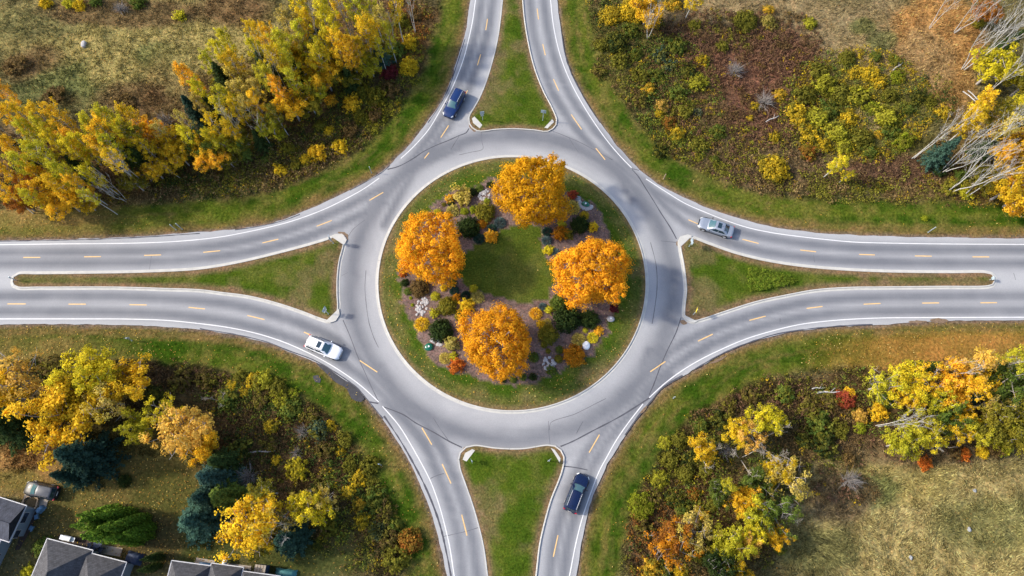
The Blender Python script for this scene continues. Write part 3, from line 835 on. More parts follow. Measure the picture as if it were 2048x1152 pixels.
def maple_proto(seed, bald=0.0, ecc=.06):
    rng = np.random.default_rng(seed)
    d = ball_dirs(400, rng, -.55)
    ph = np.arctan2(d[:, 1], d[:, 0])
    lob = 1 + ecc * np.sin(2 * ph + seed) + .06 * np.sin(3 * ph + 2.3 * seed) + .05 * np.sin(5 * ph + seed) + .06 * np.sin(4 * d[:, 2] + ph * 2 + seed)
    big = ball_dirs(30, rng, -.5)
    bs = rng.uniform(.84, 1.10, 30)                 # each bough reaches a different way out
    dots = d @ big.T; ni = dots.argmax(1); near = dots.max(1)
    rad = lob * rng.uniform(.90, 1.04, len(d)) * (bs[ni] * (.80 + .2 * sm(.89, .995, near)))
    keep = rng.random(len(d)) > .05
    top = unit(np.array([[rng.normal(0, .25), .35 + rng.normal(0, .15), .9]]))[0]
    thin = np.clip((d @ top - .72) / .2, 0, 1) * bald
    keep &= rng.random(len(d)) > thin
    d, rad = d[keep], rad[keep]
    cc = d * rad[:, None] * np.array((5.2, 5.2, 4.2)) + np.array((0, 0, 5.6)) + rng.normal(0, .12, (len(d), 3))
    cr = rng.uniform(.42, .92, len(cc))
    inn = np.clip(rng.normal(size=(130, 3)) * np.array((2.2, 2.2, 1.6)) + np.array((0, 0, 5.2)), (-3.2, -3.2, 3.0), (3.2, 3.2, 7.0))
    ct = np.array((0, 0, 4.4))
    A = clumps_to_leaves(cc, cr, 58, .24, rng, ct, .7, .85, .32, 1.3)
    B = clumps_to_leaves(inn, np.full(130, .8), 26, .34, rng, ct)
    P, s, nr, to, mi = [np.concatenate([a, b]) for a, b in zip(A, B)]
    crown = leafmesh('crown', P, s, nr, rng, to, mi)
    limbs = [([(0, 0, -.2), (.05, 0, 1.2), (0, .05, 2.4), (0, 0, 7.5)], [.32, .25, .2, .08])]
    for k in range(16):
        a = k * 2.4 + rng.random(); z = 1.8 + k * .32
        L = 3.9 * (1 - .55 * k / 16)
        e = Vector((math.cos(a) * L, math.sin(a) * L, z + 2.3 + rng.random()))
        limbs.append(([(0, 0, z), (e.x * .5, e.y * .5, z + 1.0), e], [.11, .07, .02]))
        for j in range(4):
            f = rng.uniform(.5, 1); o2 = Vector((e.x * f, e.y * f, z + (e.z - z) * f)); t2 = o2 + Vector(rng.normal(0, .5, 3)) + Vector((e.x * .12, e.y * .12, .6))
            limbs.append(([o2, t2], [.03, .008]))
    return [('trunk', limb_mesh('trunk', limbs, M_grey_bark, 5)), ('crown', crown)]

def aspen_proto(seed, dense=1.0, wide=1.0, low=.32, bark=None):
    """10 m tall slender tree with a pale stem"""
    rng = np.random.default_rng(seed)
    bend = rng.normal(0, .25, 2); bend2 = rng.normal(0, .18, 2)
    def stem(t): return np.array((bend[0] * math.sin(t * 2.6) + bend2[0] * t * t * 2, bend[1] * math.sin(t * 2.1) + bend2[1] * t * t * 2, t * 10))
    limbs = [([stem(t) - np.array((0, 0, .2 if t == 0 else 0)) for t in np.linspace(0, .97, 9)], list(np.linspace(.125, .02, 9)))]
    cc = []; cr = []
    nb = 30
    for k in range(nb):
        t = low + (.97 - low) * (k / nb) + rng.normal(0, .012)
        prof = math.sin(min(1, (t - low) / (1 - low) * .86 + .16) * math.pi) ** .8
        L = (.55 + 1.25 * prof) * wide * rng.uniform(.6, 1.2)
        a = k * 2.39996 + rng.normal(0, .4)
        b0 = stem(t); tip = b0 + np.array((math.cos(a) * L, math.sin(a) * L, L * rng.uniform(.5, 1.0)))
        limbs.append(([b0, (b0 + tip) / 2 + np.array((0, 0, -.05)), tip], [.035, .022, .008]))
        for j in range(3):
            f = rng.uniform(.35, 1.12)
            cc.append(b0 + (tip - b0) * f + rng.normal(0, .16, 3)); cr.append(rng.uniform(.3, .56))
    for k in range(5):
        cc.append(stem(.9 + .025 * k) + rng.normal(0, .2, 3)); cr.append(rng.uniform(.28, .42))
    cc = np.array(cc); cr = np.array(cr)
    keep = rng.random(len(cc)) < dense
    cc, cr = cc[keep], cr[keep]
    A = clumps_to_leaves(cc, cr, int(36), .2, rng, np.array((0, 0, 5.0)), .5, 1.0)
    return [('trunk', limb_mesh('trunk', limbs, bark or M_white_bark)), ('crown', leafmesh('crown', *A[:3], rng, A[3], A[4]))]

def broad_proto(seed, dense=1.0):
    """8 m broad-crowned tree with grey limbs showing through"""
    rng = np.random.default_rng(seed)
    limbs = [([(0, 0, -.2), (.1, 0, 1.4), (.05, .1, 2.6)], [.22, .18, .15])]
    cc = []; cr = []
    for k in range(11):
        a = k * 2.39996 + rng.normal(0, .3); el = rng.uniform(.35, 1.35)
        L = rng.uniform(3.0, 4.4) * (1 if el < 1 else 1.15)
        o = np.array((.05, .1, 2.0 + .08 * k))
        tip = o + np.array((math.cos(a) * math.cos(el), math.sin(a) * math.cos(el), math.sin(el))) * L
        mid = (o + tip) / 2 + rng.normal(0, .25, 3)
        limbs.append(([o, mid, tip], [.10, .06, .02]))
        for j in range(6):
            f = rng.uniform(.35, 1); b0 = o + (tip - o) * f
            d = rng.normal(size=3); d[2] = abs(d[2]) * .6; d /= np.linalg.norm(d)
            t2 = b0 + d * rng.uniform(.7, 1.5)
            limbs.append(([b0, (b0 + t2) / 2 + rng.normal(0, .08, 3), t2], [.03, .02, .006]))
            for q in range(3):
                cc.append(b0 + (t2 - b0) * rng.uniform(.4, 1.15) + rng.normal(0, .22, 3)); cr.append(rng.uniform(.38, .7))
    cc = np.array(cc); cr = np.array(cr)
    k = rng.random(len(cc)) < dense; cc, cr = cc[k], cr[k]
    A = clumps_to_leaves(cc, cr, 38, .24, rng, np.array((0, 0, 3.6)), .6, .9)
    return [('trunk', limb_mesh('trunk', limbs, M_grey_bark)), ('crown', leafmesh('crown', *A[:3], rng, A[3], A[4]))]

def bare_proto(seed, stems=2, spread=.12, bark=None, ht=10.0, up_=1.0, r0=.065, nbr=(7, 5, 3), wide=.55):
    """leafless tree: stems, branches and twigs"""
    rng = np.random.default_rng(seed)
    parts = []
    for s in range(stems):
        trunk = []; br = []
        def grow(o, d, L, r, lev):
            n = 5; pts = [o]; p = o.copy(); dd = d.copy()
            for k in range(n):
                dd = dd + rng.normal(0, .07 + .04 * lev, 3); dd[2] += .06 * up_; dd /= np.linalg.norm(dd)
                p = p + dd * L / n; pts.append(p.copy())
            (trunk if lev == 0 else br).append((pts, list(np.linspace(r, r * .3, n + 1))))
            if lev < 3:
                for k in range(nbr[lev]):
                    f = rng.uniform(.42 if lev == 0 else .25, 1.0); i = min(int(f * n), n - 1)
                    o2 = pts[i] + (pts[i + 1] - pts[i]) * (f * n - i)
                    a = unit(rng.normal(size=(1, 3)))[0]; a[2] = abs(a[2]) * up_
                    d2 = d * .8 + a * wide
                    grow(o2, d2 / np.linalg.norm(d2), L * rng.uniform(.25, .42), max(r * .42, .009), lev + 1)
        a = s * 6.283 / stems + rng.random()
        grow(np.array((math.cos(a) * .15, math.sin(a) * .15, -.15)), np.array((math.cos(a) * spread, math.sin(a) * spread, 1.0)), ht * rng.uniform(.8, .97), r0, 0)
        parts += [('trunk', limb_mesh('trunk', trunk, bark or M_white_bark, 6)), ('branches', limb_mesh('branches', br, bark or M_white_bark, 3))]
    return parts

def spruce_proto(seed, wide=1.0):
    """8 m conifer: whorls of drooping boughs"""
    rng = np.random.default_rng(seed)
    P = []; Nn = []; S_ = []; T = []; limbs = [([(0, 0, -.2), (0, 0, 7.9)], [.18, .02])]
    z = .5
    while z < 7.8:
        L = (8.1 - z) * .36 * wide + .12
        nb = max(5, int(9 * (1 - z / 11)))
        a0 = rng.random() * 6
        for k in range(nb):
            a = a0 + k * 6.283 / nb + rng.normal(0, .12); Lk = L * rng.uniform(.78, 1.1)
            m_ = int(26 * Lk) + 12
            f = rng.random(m_) ** .8
            sp = (1 - f) * .28 * Lk + .06
            lat = rng.normal(0, 1, m_) * sp * .8
            x = f * Lk; zz = z - .16 * f * Lk + rng.normal(0, .05, m_) + .09 * f ** 2 * Lk
            P.append(np.stack([np.cos(a) * x - np.sin(a) * lat, np.sin(a) * x + np.cos(a) * lat, zz], 1))
            Nn.append(np.stack([np.cos(a) * .5 + rng.normal(0, .35, m_), np.sin(a) * .5 + rng.normal(0, .35, m_), .9 + rng.normal(0, .2, m_)], 1))
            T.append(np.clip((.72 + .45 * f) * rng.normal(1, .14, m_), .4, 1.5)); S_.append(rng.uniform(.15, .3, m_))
        z += .36 * (1 - z / 16)
    P, Nn, S_, T = map(np.concatenate, (P, Nn, S_, T))
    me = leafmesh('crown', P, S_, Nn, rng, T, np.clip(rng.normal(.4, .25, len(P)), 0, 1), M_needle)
    return [('trunk', limb_mesh('trunk', limbs, M_brown_bark)), ('crown', me)]

def cedar_proto(seed):
    """7 m flame-shaped evergreen"""
    rng = np.random.default_rng(seed)
    cc = []; cr = []
    for k in range(7):
        a = k * .9 + rng.random(); off = 0 if k == 0 else rng.uniform(.35, .62)
        top = 7 - (0 if k == 0 else rng.uniform(.9, 3.2))
        for z in np.arange(.25, top, .3):
            t = z / top
            r = .62 * math.sin(min(1, t * .8 + .25) * math.pi) ** .7 * (1.0 if k == 0 else .66)
            cc.append((math.cos(a) * off * (1 - .5 * t), math.sin(a) * off * (1 - .5 * t), z)); cr.append(max(r, .09))
    cc = np.array(cc); cr = np.array(cr)
    idx = np.repeat(np.arange(len(cc)), 40)
    d = unit(rng.normal(size=(len(idx), 3)))
    P = cc[idx] + d * (cr[idx] * rng.uniform(.8, 1.05, len(idx)))[:, None]
    nr = d + rng.normal(0, .35, d.shape)
    to = np.clip(rng.normal(1, .22, len(idx)), .5, 1.6)
    me = leafmesh('crown', P, rng.uniform(.1, .2, len(idx)), nr, rng, to, rng.random(len(idx)), M_needle)
    return [('trunk', limb_mesh('trunk', [([(0, 0, -.2), (0, 0, 3)], [.12, .05])], M_brown_bark)), ('crown', me)]

def shrub_mesh(seed, nclump=46, per=24, leaf=.17, loose=.12, flat=.85, tall=1.0):
    """1 m radius bush"""
    rng = np.random.default_rng(seed)
    d = ball_dirs(nclump, rng, -.15)
    cc = d * rng.uniform(.62, .98, nclump)[:, None] * np.array((1, 1, flat * tall)) + rng.normal(0, loose, (nclump, 3))
    cc[:, 2] = np.abs(cc[:, 2]) + .12
    cr = rng.uniform(.2, .34, nclump)
    A = clumps_to_leaves(cc, cr, per, leaf, rng, np.array((0, 0, 0)), .9, 1)
    inn = rng.normal(0, .33, (10, 3)); inn[:, 2] = np.abs(inn[:, 2]) + .15
    B = clumps_to_leaves(inn, np.full(10, .35), 16, leaf * 1.3, rng, np.array((0, 0, 0)), .3, 1)
    P, s, nr, to, mi = [np.concatenate([a, b]) for a, b in zip(A, B)]
    P[:, 2] = np.maximum(P[:, 2], .02)
    return leafmesh('shrub', P, s, nr, rng, to, mi)

def spiky_mesh(seed, n=1500, L=1.0):
    """blue dwarf spruce / grassy mound: short needles pointing outwards"""
    rng = np.random.default_rng(seed)
    d = ball_dirs(n, rng, .0)
    r0 = rng.uniform(.5, .95, n)
    V = []
    a = d * r0[:, None]; tip = d * (r0 + rng.uniform(.12, .32, n))[:, None] + rng.normal(0, .06, (n, 3))
    side = unit(np.cross(d, rng.normal(size=(n, 3)))) * .055
    V = np.stack([a - side, a + side, tip], 1).reshape(-1, 3); V[:, 2] = np.maximum(V[:, 2], .01)
    me = mesh_np('shrub', V, np.arange(n * 3).reshape(n, 3), [M_needle])
    fattr(me, 'tone', np.clip(rng.normal(1, .25, n), .4, 1.7)); fattr(me, 'mixf', rng.random(n))
    return me

def twig_mesh(seed):
    """leafless grey bush, 1 m radius"""
    rng = np.random.default_rng(seed)
    limbs = []
    for k in range(60):
        a = rng.random() * 6.28; el = rng.uniform(.35, 1.5)
        d = np.array((math.cos(a) * math.cos(el), math.sin(a) * math.cos(el), math.sin(el)))
        L = rng.uniform(.7, 1.3); m_ = d * L * .5 + rng.normal(0, .07, 3)
        limbs.append(([(0, 0, 0), m_, d * L], [.02, .014, .005]))
        for j in range(3):
            e = d * L * rng.uniform(.75, 1.2) + rng.normal(0, .22, 3); e[2] = max(e[2], .05)
            limbs.append(([m_, (m_ + e) / 2, e], [.012, .008, .004]))
    return limb_mesh('shrub', limbs, M_grey_bark, 3)

M_pale_bark = plain('pale_bark', (.46, .42, .37), .85, var=.3, scale=6)
PROTO = {
 'maple': [maple_proto(2, 0, .03), maple_proto(5, .75, .08), maple_proto(8, .15, .05), maple_proto(9, .6, .06)],
 'aspen': [aspen_proto(s, .95, w) for s, w in ((11, 1.0), (12, .85), (13, 1.1), (14, .95), (15, 1.2))],
 'thin': [aspen_proto(s, .5, .9, .45) for s in (21, 22, 23)],
 'broad': [broad_proto(s, dn) for s, dn in ((31, .95), (32, .85), (33, .75))],
 'sparse': [broad_proto(s, .38) for s in (35, 36)],
 'bare': [bare_proto(s, n_, sp_) for s, n_, sp_ in ((41, 2, .07), (42, 1, .05), (43, 2, .1), (44, 3, .09))],
 'snag': [bare_proto(s, 3, .8, M_pale_bark, 4.6, .45, .06, (7, 5, 5), .8) for s in (46, 47)],
 'spruce': [spruce_proto(s, w) for s, w in ((51, 1.0), (52, 1.2))],
 'cedar': [cedar_proto(s) for s in (61, 62, 63)],
}
SHRUB = {
 'leafy': [shrub_mesh(s) for s in (71, 72, 73, 74)],
 'tight': [shrub_mesh(s, 70, 22, .12, .03, .95) for s in (75, 76)],
 'big': [shrub_mesh(s, 90, 26, .14, .1) for s in (77, 78)],
 'loose': [shrub_mesh(s, 34, 20, .2, .2, .9) for s in (79, 80)],
 'blue': [spiky_mesh(s) for s in (81, 82)],
 'grassy': [spiky_mesh(s, 1100) for s in (83,)],
 'twig': [twig_mesh(s) for s in (85, 86)],
}
HT = {'maple': 10, 'aspen': 10, 'thin': 10, 'broad': 7.4, 'sparse': 7.4, 'bare': 10, 'snag': 6, 'spruce': 8, 'cedar': 7}
CZ = {'maple': .56, 'aspen': .66, 'thin': .68, 'broad': .56, 'sparse': .56, 'bare': .6, 'snag': .5, 'spruce': .4, 'cedar': .5}
NOUN = {'maple': ('maple_tree', 'maple tree'), 'aspen': ('aspen_tree', 'aspen tree'), 'thin': ('birch_tree', 'thin-leaved birch tree'), 'broad': ('broadleaf_tree', 'broad-crowned tree'),
        'sparse': ('sparse_tree', 'half-bare tree'), 'bare': ('bare_birch_tree', 'leafless birch tree'), 'snag': ('bare_tree', 'spreading leafless tree'), 'spruce': ('spruce_tree', 'spruce tree'), 'cedar': ('cedar_tree', 'upright cedar tree')}

# leaf colours: look -> (main, second)
C = {
 'golden': ((.77, .525, .032), (.71, .425, .022)), 'orange': ((.80, .48, .04), (.77, .40, .022)), 'lemon yellow': ((.70, .56, .03), (.50, .46, .025)), 'yellow': ((.72, .49, .025), (.54, .40, .022)),
 'yellow-green': ((.46, .44, .035), (.56, .49, .03)), 'olive': ((.17, .165, .022), (.27, .22, .022)), 'rust': ((.36, .13, .025), (.42, .19, .03)), 'tan': ((.54, .42, .11), (.47, .38, .06)),
 'peach': ((.70, .42, .09), (.62, .41, .06)), 'green': ((.10, .155, .028), (.15, .18, .028)), 'dark green': ((.028, .05, .015), (.05, .075, .016)), 'lime': ((.28, .33, .02), (.38, .38, .03)),
 'blue-green': ((.05, .10, .075), (.03, .065, .045)), 'dark blue-green': ((.018, .045, .034), (.03, .06, .035)), 'red': ((.30, .05, .04), (.42, .11, .03)), 'dark red': ((.13, .025, .03), (.2, .03, .03)),
 'red-orange': ((.50, .12, .02), (.56, .2, .03)), 'straw': ((.44, .36, .11), (.36, .33, .06)), 'brown': ((.13, .085, .035), (.2, .13, .04)), 'grey': ((.24, .2, .2), (.3, .26, .25)),
 'silver-blue': ((.14, .2, .2), (.09, .14, .13)), 'burnt orange': ((.52, .20, .012), (.44, .22, .018)), 'maple orange': ((.80, .43, .02), (.74, .34, .018)), 'maple gold': ((.74, .39, .014), (.62, .33, .014)), 'white': ((.6,) * 3, (.6,) * 3), 'bright green': ((.13, .21, .018), (.07, .13, .015)),
}
DULL = {'scrub right of the upper road': .85, 'dense thicket at upper right': .82, 'scrub left of the lower road': .9, 'thicket right of the lower road': .9}
PLANTS = []       # (object, zone, look, noun, category, u, v)

def tree(kind, u, v, h, look, zone, wid=1.0, var=None, label=None):
    """u, v: middle of the visible crown in the survey photo; h: height in metres"""
    name, noun = NOUN[kind]
    p = G(u, v, h * CZ[kind]); p.z = 0
    root = empty(name, p, rnd.uniform(0, 6.28))
    s = h / HT[kind]
    root.scale = (s * wid, s * wid, s)
    pr = PROTO[kind][var if var is not None else rnd.randrange(len(PROTO[kind]))]
    for nm, me in pr:
        o = bpy.data.objects.new(nm, me); COL.objects.link(o); o.parent = root
        if nm == 'crown':
            a_, b_ = C[look]; j = rnd.uniform(.88, 1.12); k = rnd.uniform(.93, 1.07)
            o.color = (min(1, a_[0] * j), a_[1] * j * k, a_[2] * j, 1); o['color_b'] = (b_[0] * j, b_[1] * j, b_[2] * j)
    PLANTS.append((root, zone, look, noun, 'tree', u, v, label))
    return root

def shrub(kind, u, v, rpx, look, zone, flat=1.0, noun='shrub', label=None):
    """rpx: radius in photo points"""
    mpp = (CT * H / FPX) * 1.0
    p0 = G(u, v); sc_ = (G(u + 10, v) - p0).length / 10
    r = rpx * sc_
    p = G(u, v, r * .5 * flat); p.z = .0 if math.hypot(p.x, p.y) > ISL_R else ZT + .08
    d = math.hypot(p.x, p.y)
    if d < ISL_R: p.z = ZT + min(max(ISL_R - .45 - d, 0), 12) * .03
    me = SHRUB[kind][rnd.randrange(len(SHRUB[kind]))]
    o = bpy.data.objects.new('shrub', me); COL.objects.link(o)
    o.location = p; o.rotation_euler = (0, 0, rnd.uniform(0, 6.28)); o.scale = (r, r, r * flat * rnd.uniform(.9, 1.1))
    if kind != 'twig':
        a_, b_ = C[look]; j = rnd.uniform(.88, 1.12)
        if zone in DULL:
            b_ = (.22, .2, .028); j *= DULL[zone]; o.scale = (r * 1.2, r * 1.2, o.scale[2])
        o.color = (a_[0] * j, a_[1] * j, a_[2] * j, 1); o['color_b'] = (b_[0] * j, b_[1] * j, b_[2] * j)
    PLANTS.append((o, zone, look, noun, 'shrub', u, v, label))
    return o

# ------------------------------------------------------------------ the four maples
Z = 'roundabout island'
tree('maple', 1065, 382, 10.2, 'maple gold', Z, .90, 0, 'tallest amber maple with dense clumped crown, at the top of the roundabout island')
tree('maple', 862, 499, 9.2, 'maple orange', Z, .94, 1, 'orange maple at the left of the roundabout island, thin at its top')
tree('maple', 1183, 543, 9.2, 'maple orange', Z, .98, 2, 'bright orange maple at the right of the roundabout island')
tree('maple', 992, 683, 8.8, 'maple orange', Z, .97, 3, 'golden orange maple at the bottom of the roundabout island')

# ------------------------------------------------------------------ upper left wood
Z1 = 'left part of upper left wood'
for a in [('aspen',10,190,9,'orange'),('aspen',27,236,10,'golden'),('aspen',85,240,10,'yellow'),('aspen',123,246,11,'golden'),('aspen',147,284,10,'orange'),('aspen',113,291,9,'lemon yellow'),('aspen',191,267,11,'yellow-green'),
 ('aspen',236,246,11,'yellow-green'),('aspen',270,240,10,'yellow'),('aspen',277,282,9,'olive'),('broad',306,265,6.5,'orange'),('broad',330,293,6,'golden'),('broad',308,340,5,'golden'),('aspen',340,335,5,'yellow'),
 ('aspen',27,308,10,'golden'),('aspen',20,350,9,'golden'),('broad',65,372,6,'rust'),('aspen',96,328,11,'yellow-green'),('aspen',154,308,10,'lemon yellow'),('aspen',137,352,10,'yellow-green'),('aspen',191,352,9,'lemon yellow'),
 ('broad',98,375,7,'golden'),('aspen',7,390,9,'golden'),('broad',42,405,5,'rust'),('broad',130,402,6,'golden'),('thin',190,395,8,'yellow-green'),('thin',230,320,11,'yellow'),('bare',252,335,10,'white'),('bare',215,372,8,'white'),('bare',62,300,9,'white'),
 ('spruce',36,300,7,'dark green'),('spruce',160,335,6,'dark green'),('spruce',250,300,7,'dark green'),('spruce',285,320,6,'dark green'),('broad',428,316,5.5,'orange'),('aspen',382,276,8,'lemon yellow'),('broad',395,295,6,'green'),('broad',360,310,5.5,'golden'),
 ('aspen',60,270,9,'yellow-green'),('broad',170,405,4.5,'yellow'),('aspen',210,300,10,'golden'),('thin',330,262,8,'tan'),('broad',270,365,5,'olive'),('aspen',45,330,10,'yellow-green'),('aspen',75,305,10,'lemon yellow'),('aspen',172,290,10,'lemon yellow'),('aspen',215,265,11,'golden'),('aspen',255,262,10,'lemon yellow'),('aspen',100,265,10,'yellow-green'),('aspen',50,240,10,'yellow'),('aspen',120,370,9,'yellow'),('aspen',165,372,9,'golden'),('aspen',240,290,10,'yellow-green'),('aspen',300,300,8,'yellow'),('aspen',65,395,8,'yellow-green')]:
    tree(a[0], a[1], a[2], a[3], a[4], Z1, .70 if a[0] in ('aspen', 'thin') else .85)
shrub('twig', 328, 242, 20, 'grey', Z1, 1.6, 'twiggy leafless shrub')
Z2 = 'right part of upper left wood'
for a in [('aspen',386,157,10,'orange'),('aspen',407,185,10,'lemon yellow'),('aspen',441,106,9,'lemon yellow'),('aspen',458,85,9,'yellow-green'),('aspen',506,82,10,'yellow'),('aspen',537,85,10,'golden'),('broad',496,180,8,'tan'),('aspen',479,222,9,'yellow'),
 ('thin',445,226,10,'lemon yellow'),('thin',427,258,9,'yellow'),('thin',376,246,8,'tan'),('aspen',523,215,9,'golden'),('aspen',561,180,9,'orange'),('broad',583,212,7,'golden'),('aspen',554,232,8,'olive'),('aspen',581,62,11,'tan'),('aspen',578,130,11,'yellow-green'),
 ('aspen',612,89,11,'yellow-green'),('aspen',633,116,11,'lemon yellow'),('aspen',657,50,12,'lemon yellow'),('aspen',670,103,11,'golden'),('aspen',694,112,10,'orange'),('aspen',598,20,11,'lemon yellow'),('aspen',643,14,11,'yellow-green'),('aspen',727,64,12,'yellow'),
 ('aspen',703,116,10,'golden'),('thin',764,41,11,'tan'),('thin',792,20,11,'yellow'),('thin',684,20,12,'yellow'),('thin',747,12,12,'yellow-green'),('thin',761,100,8,'lemon yellow'),('thin',612,84,10,'tan'),
 ('bare',640,70,11,'white'),('bare',692,30,12,'white'),('bare',775,50,10,'white'),('bare',545,130,10,'white'),('bare',470,250,9,'white'),('bare',820,12,10,'white'),('bare',520,262,8,'white'),
 ('spruce',393,228,8,'dark blue-green'),('spruce',451,164,8,'dark green'),('spruce',533,140,8,'dark green'),('spruce',633,82,8,'dark blue-green'),('spruce',520,282,5,'dark green'),('spruce',486,302,4.5,'green'),('spruce',430,225,7,'dark green'),('spruce',760,112,6,'blue-green'),('spruce',600,155,7,'dark green'),('spruce',700,160,6,'dark green'),
 ('broad',690,150,6,'olive'),('broad',740,130,5.5,'yellow-green'),('broad',630,180,6,'yellow-green'),('broad',650,150,7,'golden'),('thin',560,120,11,'yellow'),('aspen',540,160,10,'yellow-green'),('broad',600,110,9,'yellow'),('broad',620,205,5.5,'olive'),('aspen',425,135,9,'yellow-green'),('aspen',470,130,10,'yellow'),('aspen',520,110,10,'lemon yellow'),('aspen',560,95,11,'yellow-green'),('aspen',625,50,11,'yellow'),('aspen',680,75,11,'lemon yellow'),('aspen',715,20,12,'yellow-green'),('aspen',745,70,10,'yellow'),('aspen',590,165,9,'yellow-green'),('aspen',650,95,10,'lemon yellow'),('aspen',455,195,9,'yellow-green'),('thin',500,225,9,'tan'),('aspen',780,75,9,'yellow-green'),('aspen',720,100,9,'yellow'),('aspen',410,215,8,'tan'),('broad',352,288,6,'yellow'),('broad',412,302,6,'golden'),('broad',448,285,6.5,'yellow-green'),('aspen',465,262,9,'yellow'),('broad',478,280,5.5,'olive'),('aspen',420,275,8,'lemon yellow'),('broad',540,250,6,'yellow-green'),('broad',455,318,4.5,'olive')]:
    tree(a[0], a[1], a[2], a[3], a[4], Z2, .68 if a[0] in ('aspen', 'thin') else .8)
for a in [('leafy',819,85,16,'yellow'),('big',817,133,20,'yellow'),('big',778,144,17,'dark red'),('leafy',661,200,13,'orange'),('leafy',703,207,18,'golden'),('leafy',658,263,11,'yellow'),('leafy',679,291,16,'yellow'),('leafy',634,304,18,'golden'),
 ('leafy',754,191,20,'olive'),('leafy',610,318,12,'yellow'),('leafy',725,180,16,'olive'),('loose',560,340,14,'yellow'),('loose',590,330,12,'olive'),('leafy',530,318,10,'green'),('loose',780,180,18,'brown'),('loose',700,260,18,'brown'),('leafy',576,298,14,'olive'),
 ('leafy',800,40,18,'olive'),('loose',790,100,18,'green'),('leafy',720,235,15,'olive'),('loose',750,230,16,'brown'),('leafy',560,270,14,'yellow-green'),('leafy',640,250,14,'olive'),('loose',830,30,14,'brown')]:
    shrub(*a, Z2)
Z0 = 'meadow at top left corner'
for a in [('leafy',157,10,12,'yellow'),('leafy',90,4,13,'yellow'),('leafy',190,2,12,'green'),('loose',135,5,12,'yellow-green'),('leafy',275,3,14,'green'),('loose',358,30,12,'yellow-green'),('loose',110,190,20,'brown'),('twig',240,16,16,'grey'),('loose',30,130,22,'brown'),('loose',250,205,22,'brown')]:
    shrub(*a, Z0, .6 if a[4] == 'brown' else 1.0)

# ------------------------------------------------------------------ upper right scrub
Z3 = 'scrub right of the upper road'
for a in [('big',1222,30,18,'golden'),('big',1265,20,22,'yellow'),('leafy',1350,8,14,'orange'),('big',1234,82,20,'dark green'),('leafy',1354,92,17,'green'),('leafy',1272,106,12,'green'),('big',1492,39,20,'olive'),('leafy',1537,43,13,'tan'),('leafy',1537,19,9,'orange'),
 ('leafy',1622,44,12,'yellow-green'),('leafy',1446,92,11,'olive'),('leafy',1299,178,12,'orange'),('leafy',1313,150,14,'green'),('leafy',1405,120,11,'yellow'),('leafy',1395,164,16,'yellow-green'),('leafy',1326,212,13,'peach'),
 ('leafy',1340,246,13,'rust'),('leafy',1354,267,13,'golden'),('leafy',1320,226,10,'yellow'),('leafy',1436,263,15,'green'),('loose',1356,186,14,'green'),('leafy',1559,188,10,'orange'),('leafy',1511,212,8,'yellow'),('leafy',1501,236,6,'golden'),('leafy',1549,274,10,'yellow'),
 ('leafy',1593,219,17,'yellow'),('big',1549,335,24,'yellow'),('blue',1395,225,9,'silver-blue'),('loose',1320,109,14,'blue-green'),('loose',1320,301,14,'dark green'),('loose',1240,120,16,'olive'),('loose',1200,140,14,'brown'),('leafy',1262,60,15,'green'),
 ('loose',1280,200,14,'brown'),('loose',1370,220,16,'olive'),('loose',1400,290,16,'olive'),('loose',1280,150,14,'olive'),('leafy',1205,90,13,'olive'),('loose',1375,140,16,'dark green'),('leafy',1390,50,12,'olive'),('twig',1530,200,22,'grey'),('twig',1470,140,20,'grey'),
 ('leafy',1430,320,9,'green'),('loose',1340,130,13,'blue-green')]:
    shrub(*a, Z3)
tree('bare', 1307, 34, 8, 'white', Z3)
tree('broad', 1295, 18, 6, 'golden', Z3)
tree('aspen', 1385, -4, 7, 'yellow', Z3)
Z4 = 'dense thicket at upper right'
for a in [('leafy',1697,114,14,'olive'),('leafy',1742,146,17,'yellow'),('leafy',1798,153,14,'lime'),('leafy',1652,168,20,'yellow-green'),('leafy',1708,147,10,'golden'),('leafy',1686,187,20,'olive'),('leafy',1637,231,20,'yellow-green'),('leafy',1675,261,20,'yellow-green'),
 ('leafy',1723,276,20,'olive'),('leafy',1775,231,22,'yellow-green'),('leafy',1757,269,8,'orange'),('leafy',1809,280,17,'lime'),('leafy',1816,216,12,'green'),('leafy',1839,194,15,'dark green'),('leafy',1887,226,13,'golden'),('leafy',1861,203,12,'olive'),('loose',1640,140,16,'olive'),
 ('loose',1720,190,20,'yellow-green'),('loose',1610,190,18,'olive'),('loose',1660,215,18,'green'),('leafy',1780,190,14,'olive'),('leafy',1760,165,12,'golden'),('leafy',1700,235,16,'yellow'),('loose',1620,270,16,'yellow'),('loose',1780,260,16,'green'),('leafy',1745,215,13,'lime'),('leafy',1600,240,13,'golden'),
 ('leafy',1690,292,15,'yellow-green'),('leafy',1740,300,14,'green'),('leafy',1650,290,13,'yellow'),('leafy',1618,303,14,'rust'),('loose',1790,120,10,'olive'),('leafy',1752,112,10,'green')]:
    shrub(*a, Z4)
tree('aspen', 1674, 326, 6.6, 'lemon yellow', Z4, 1.0)
tree('aspen', 1692, 351, 3.6, 'lemon yellow', Z4, 1.1)
Z5 = 'wood at upper right edge'
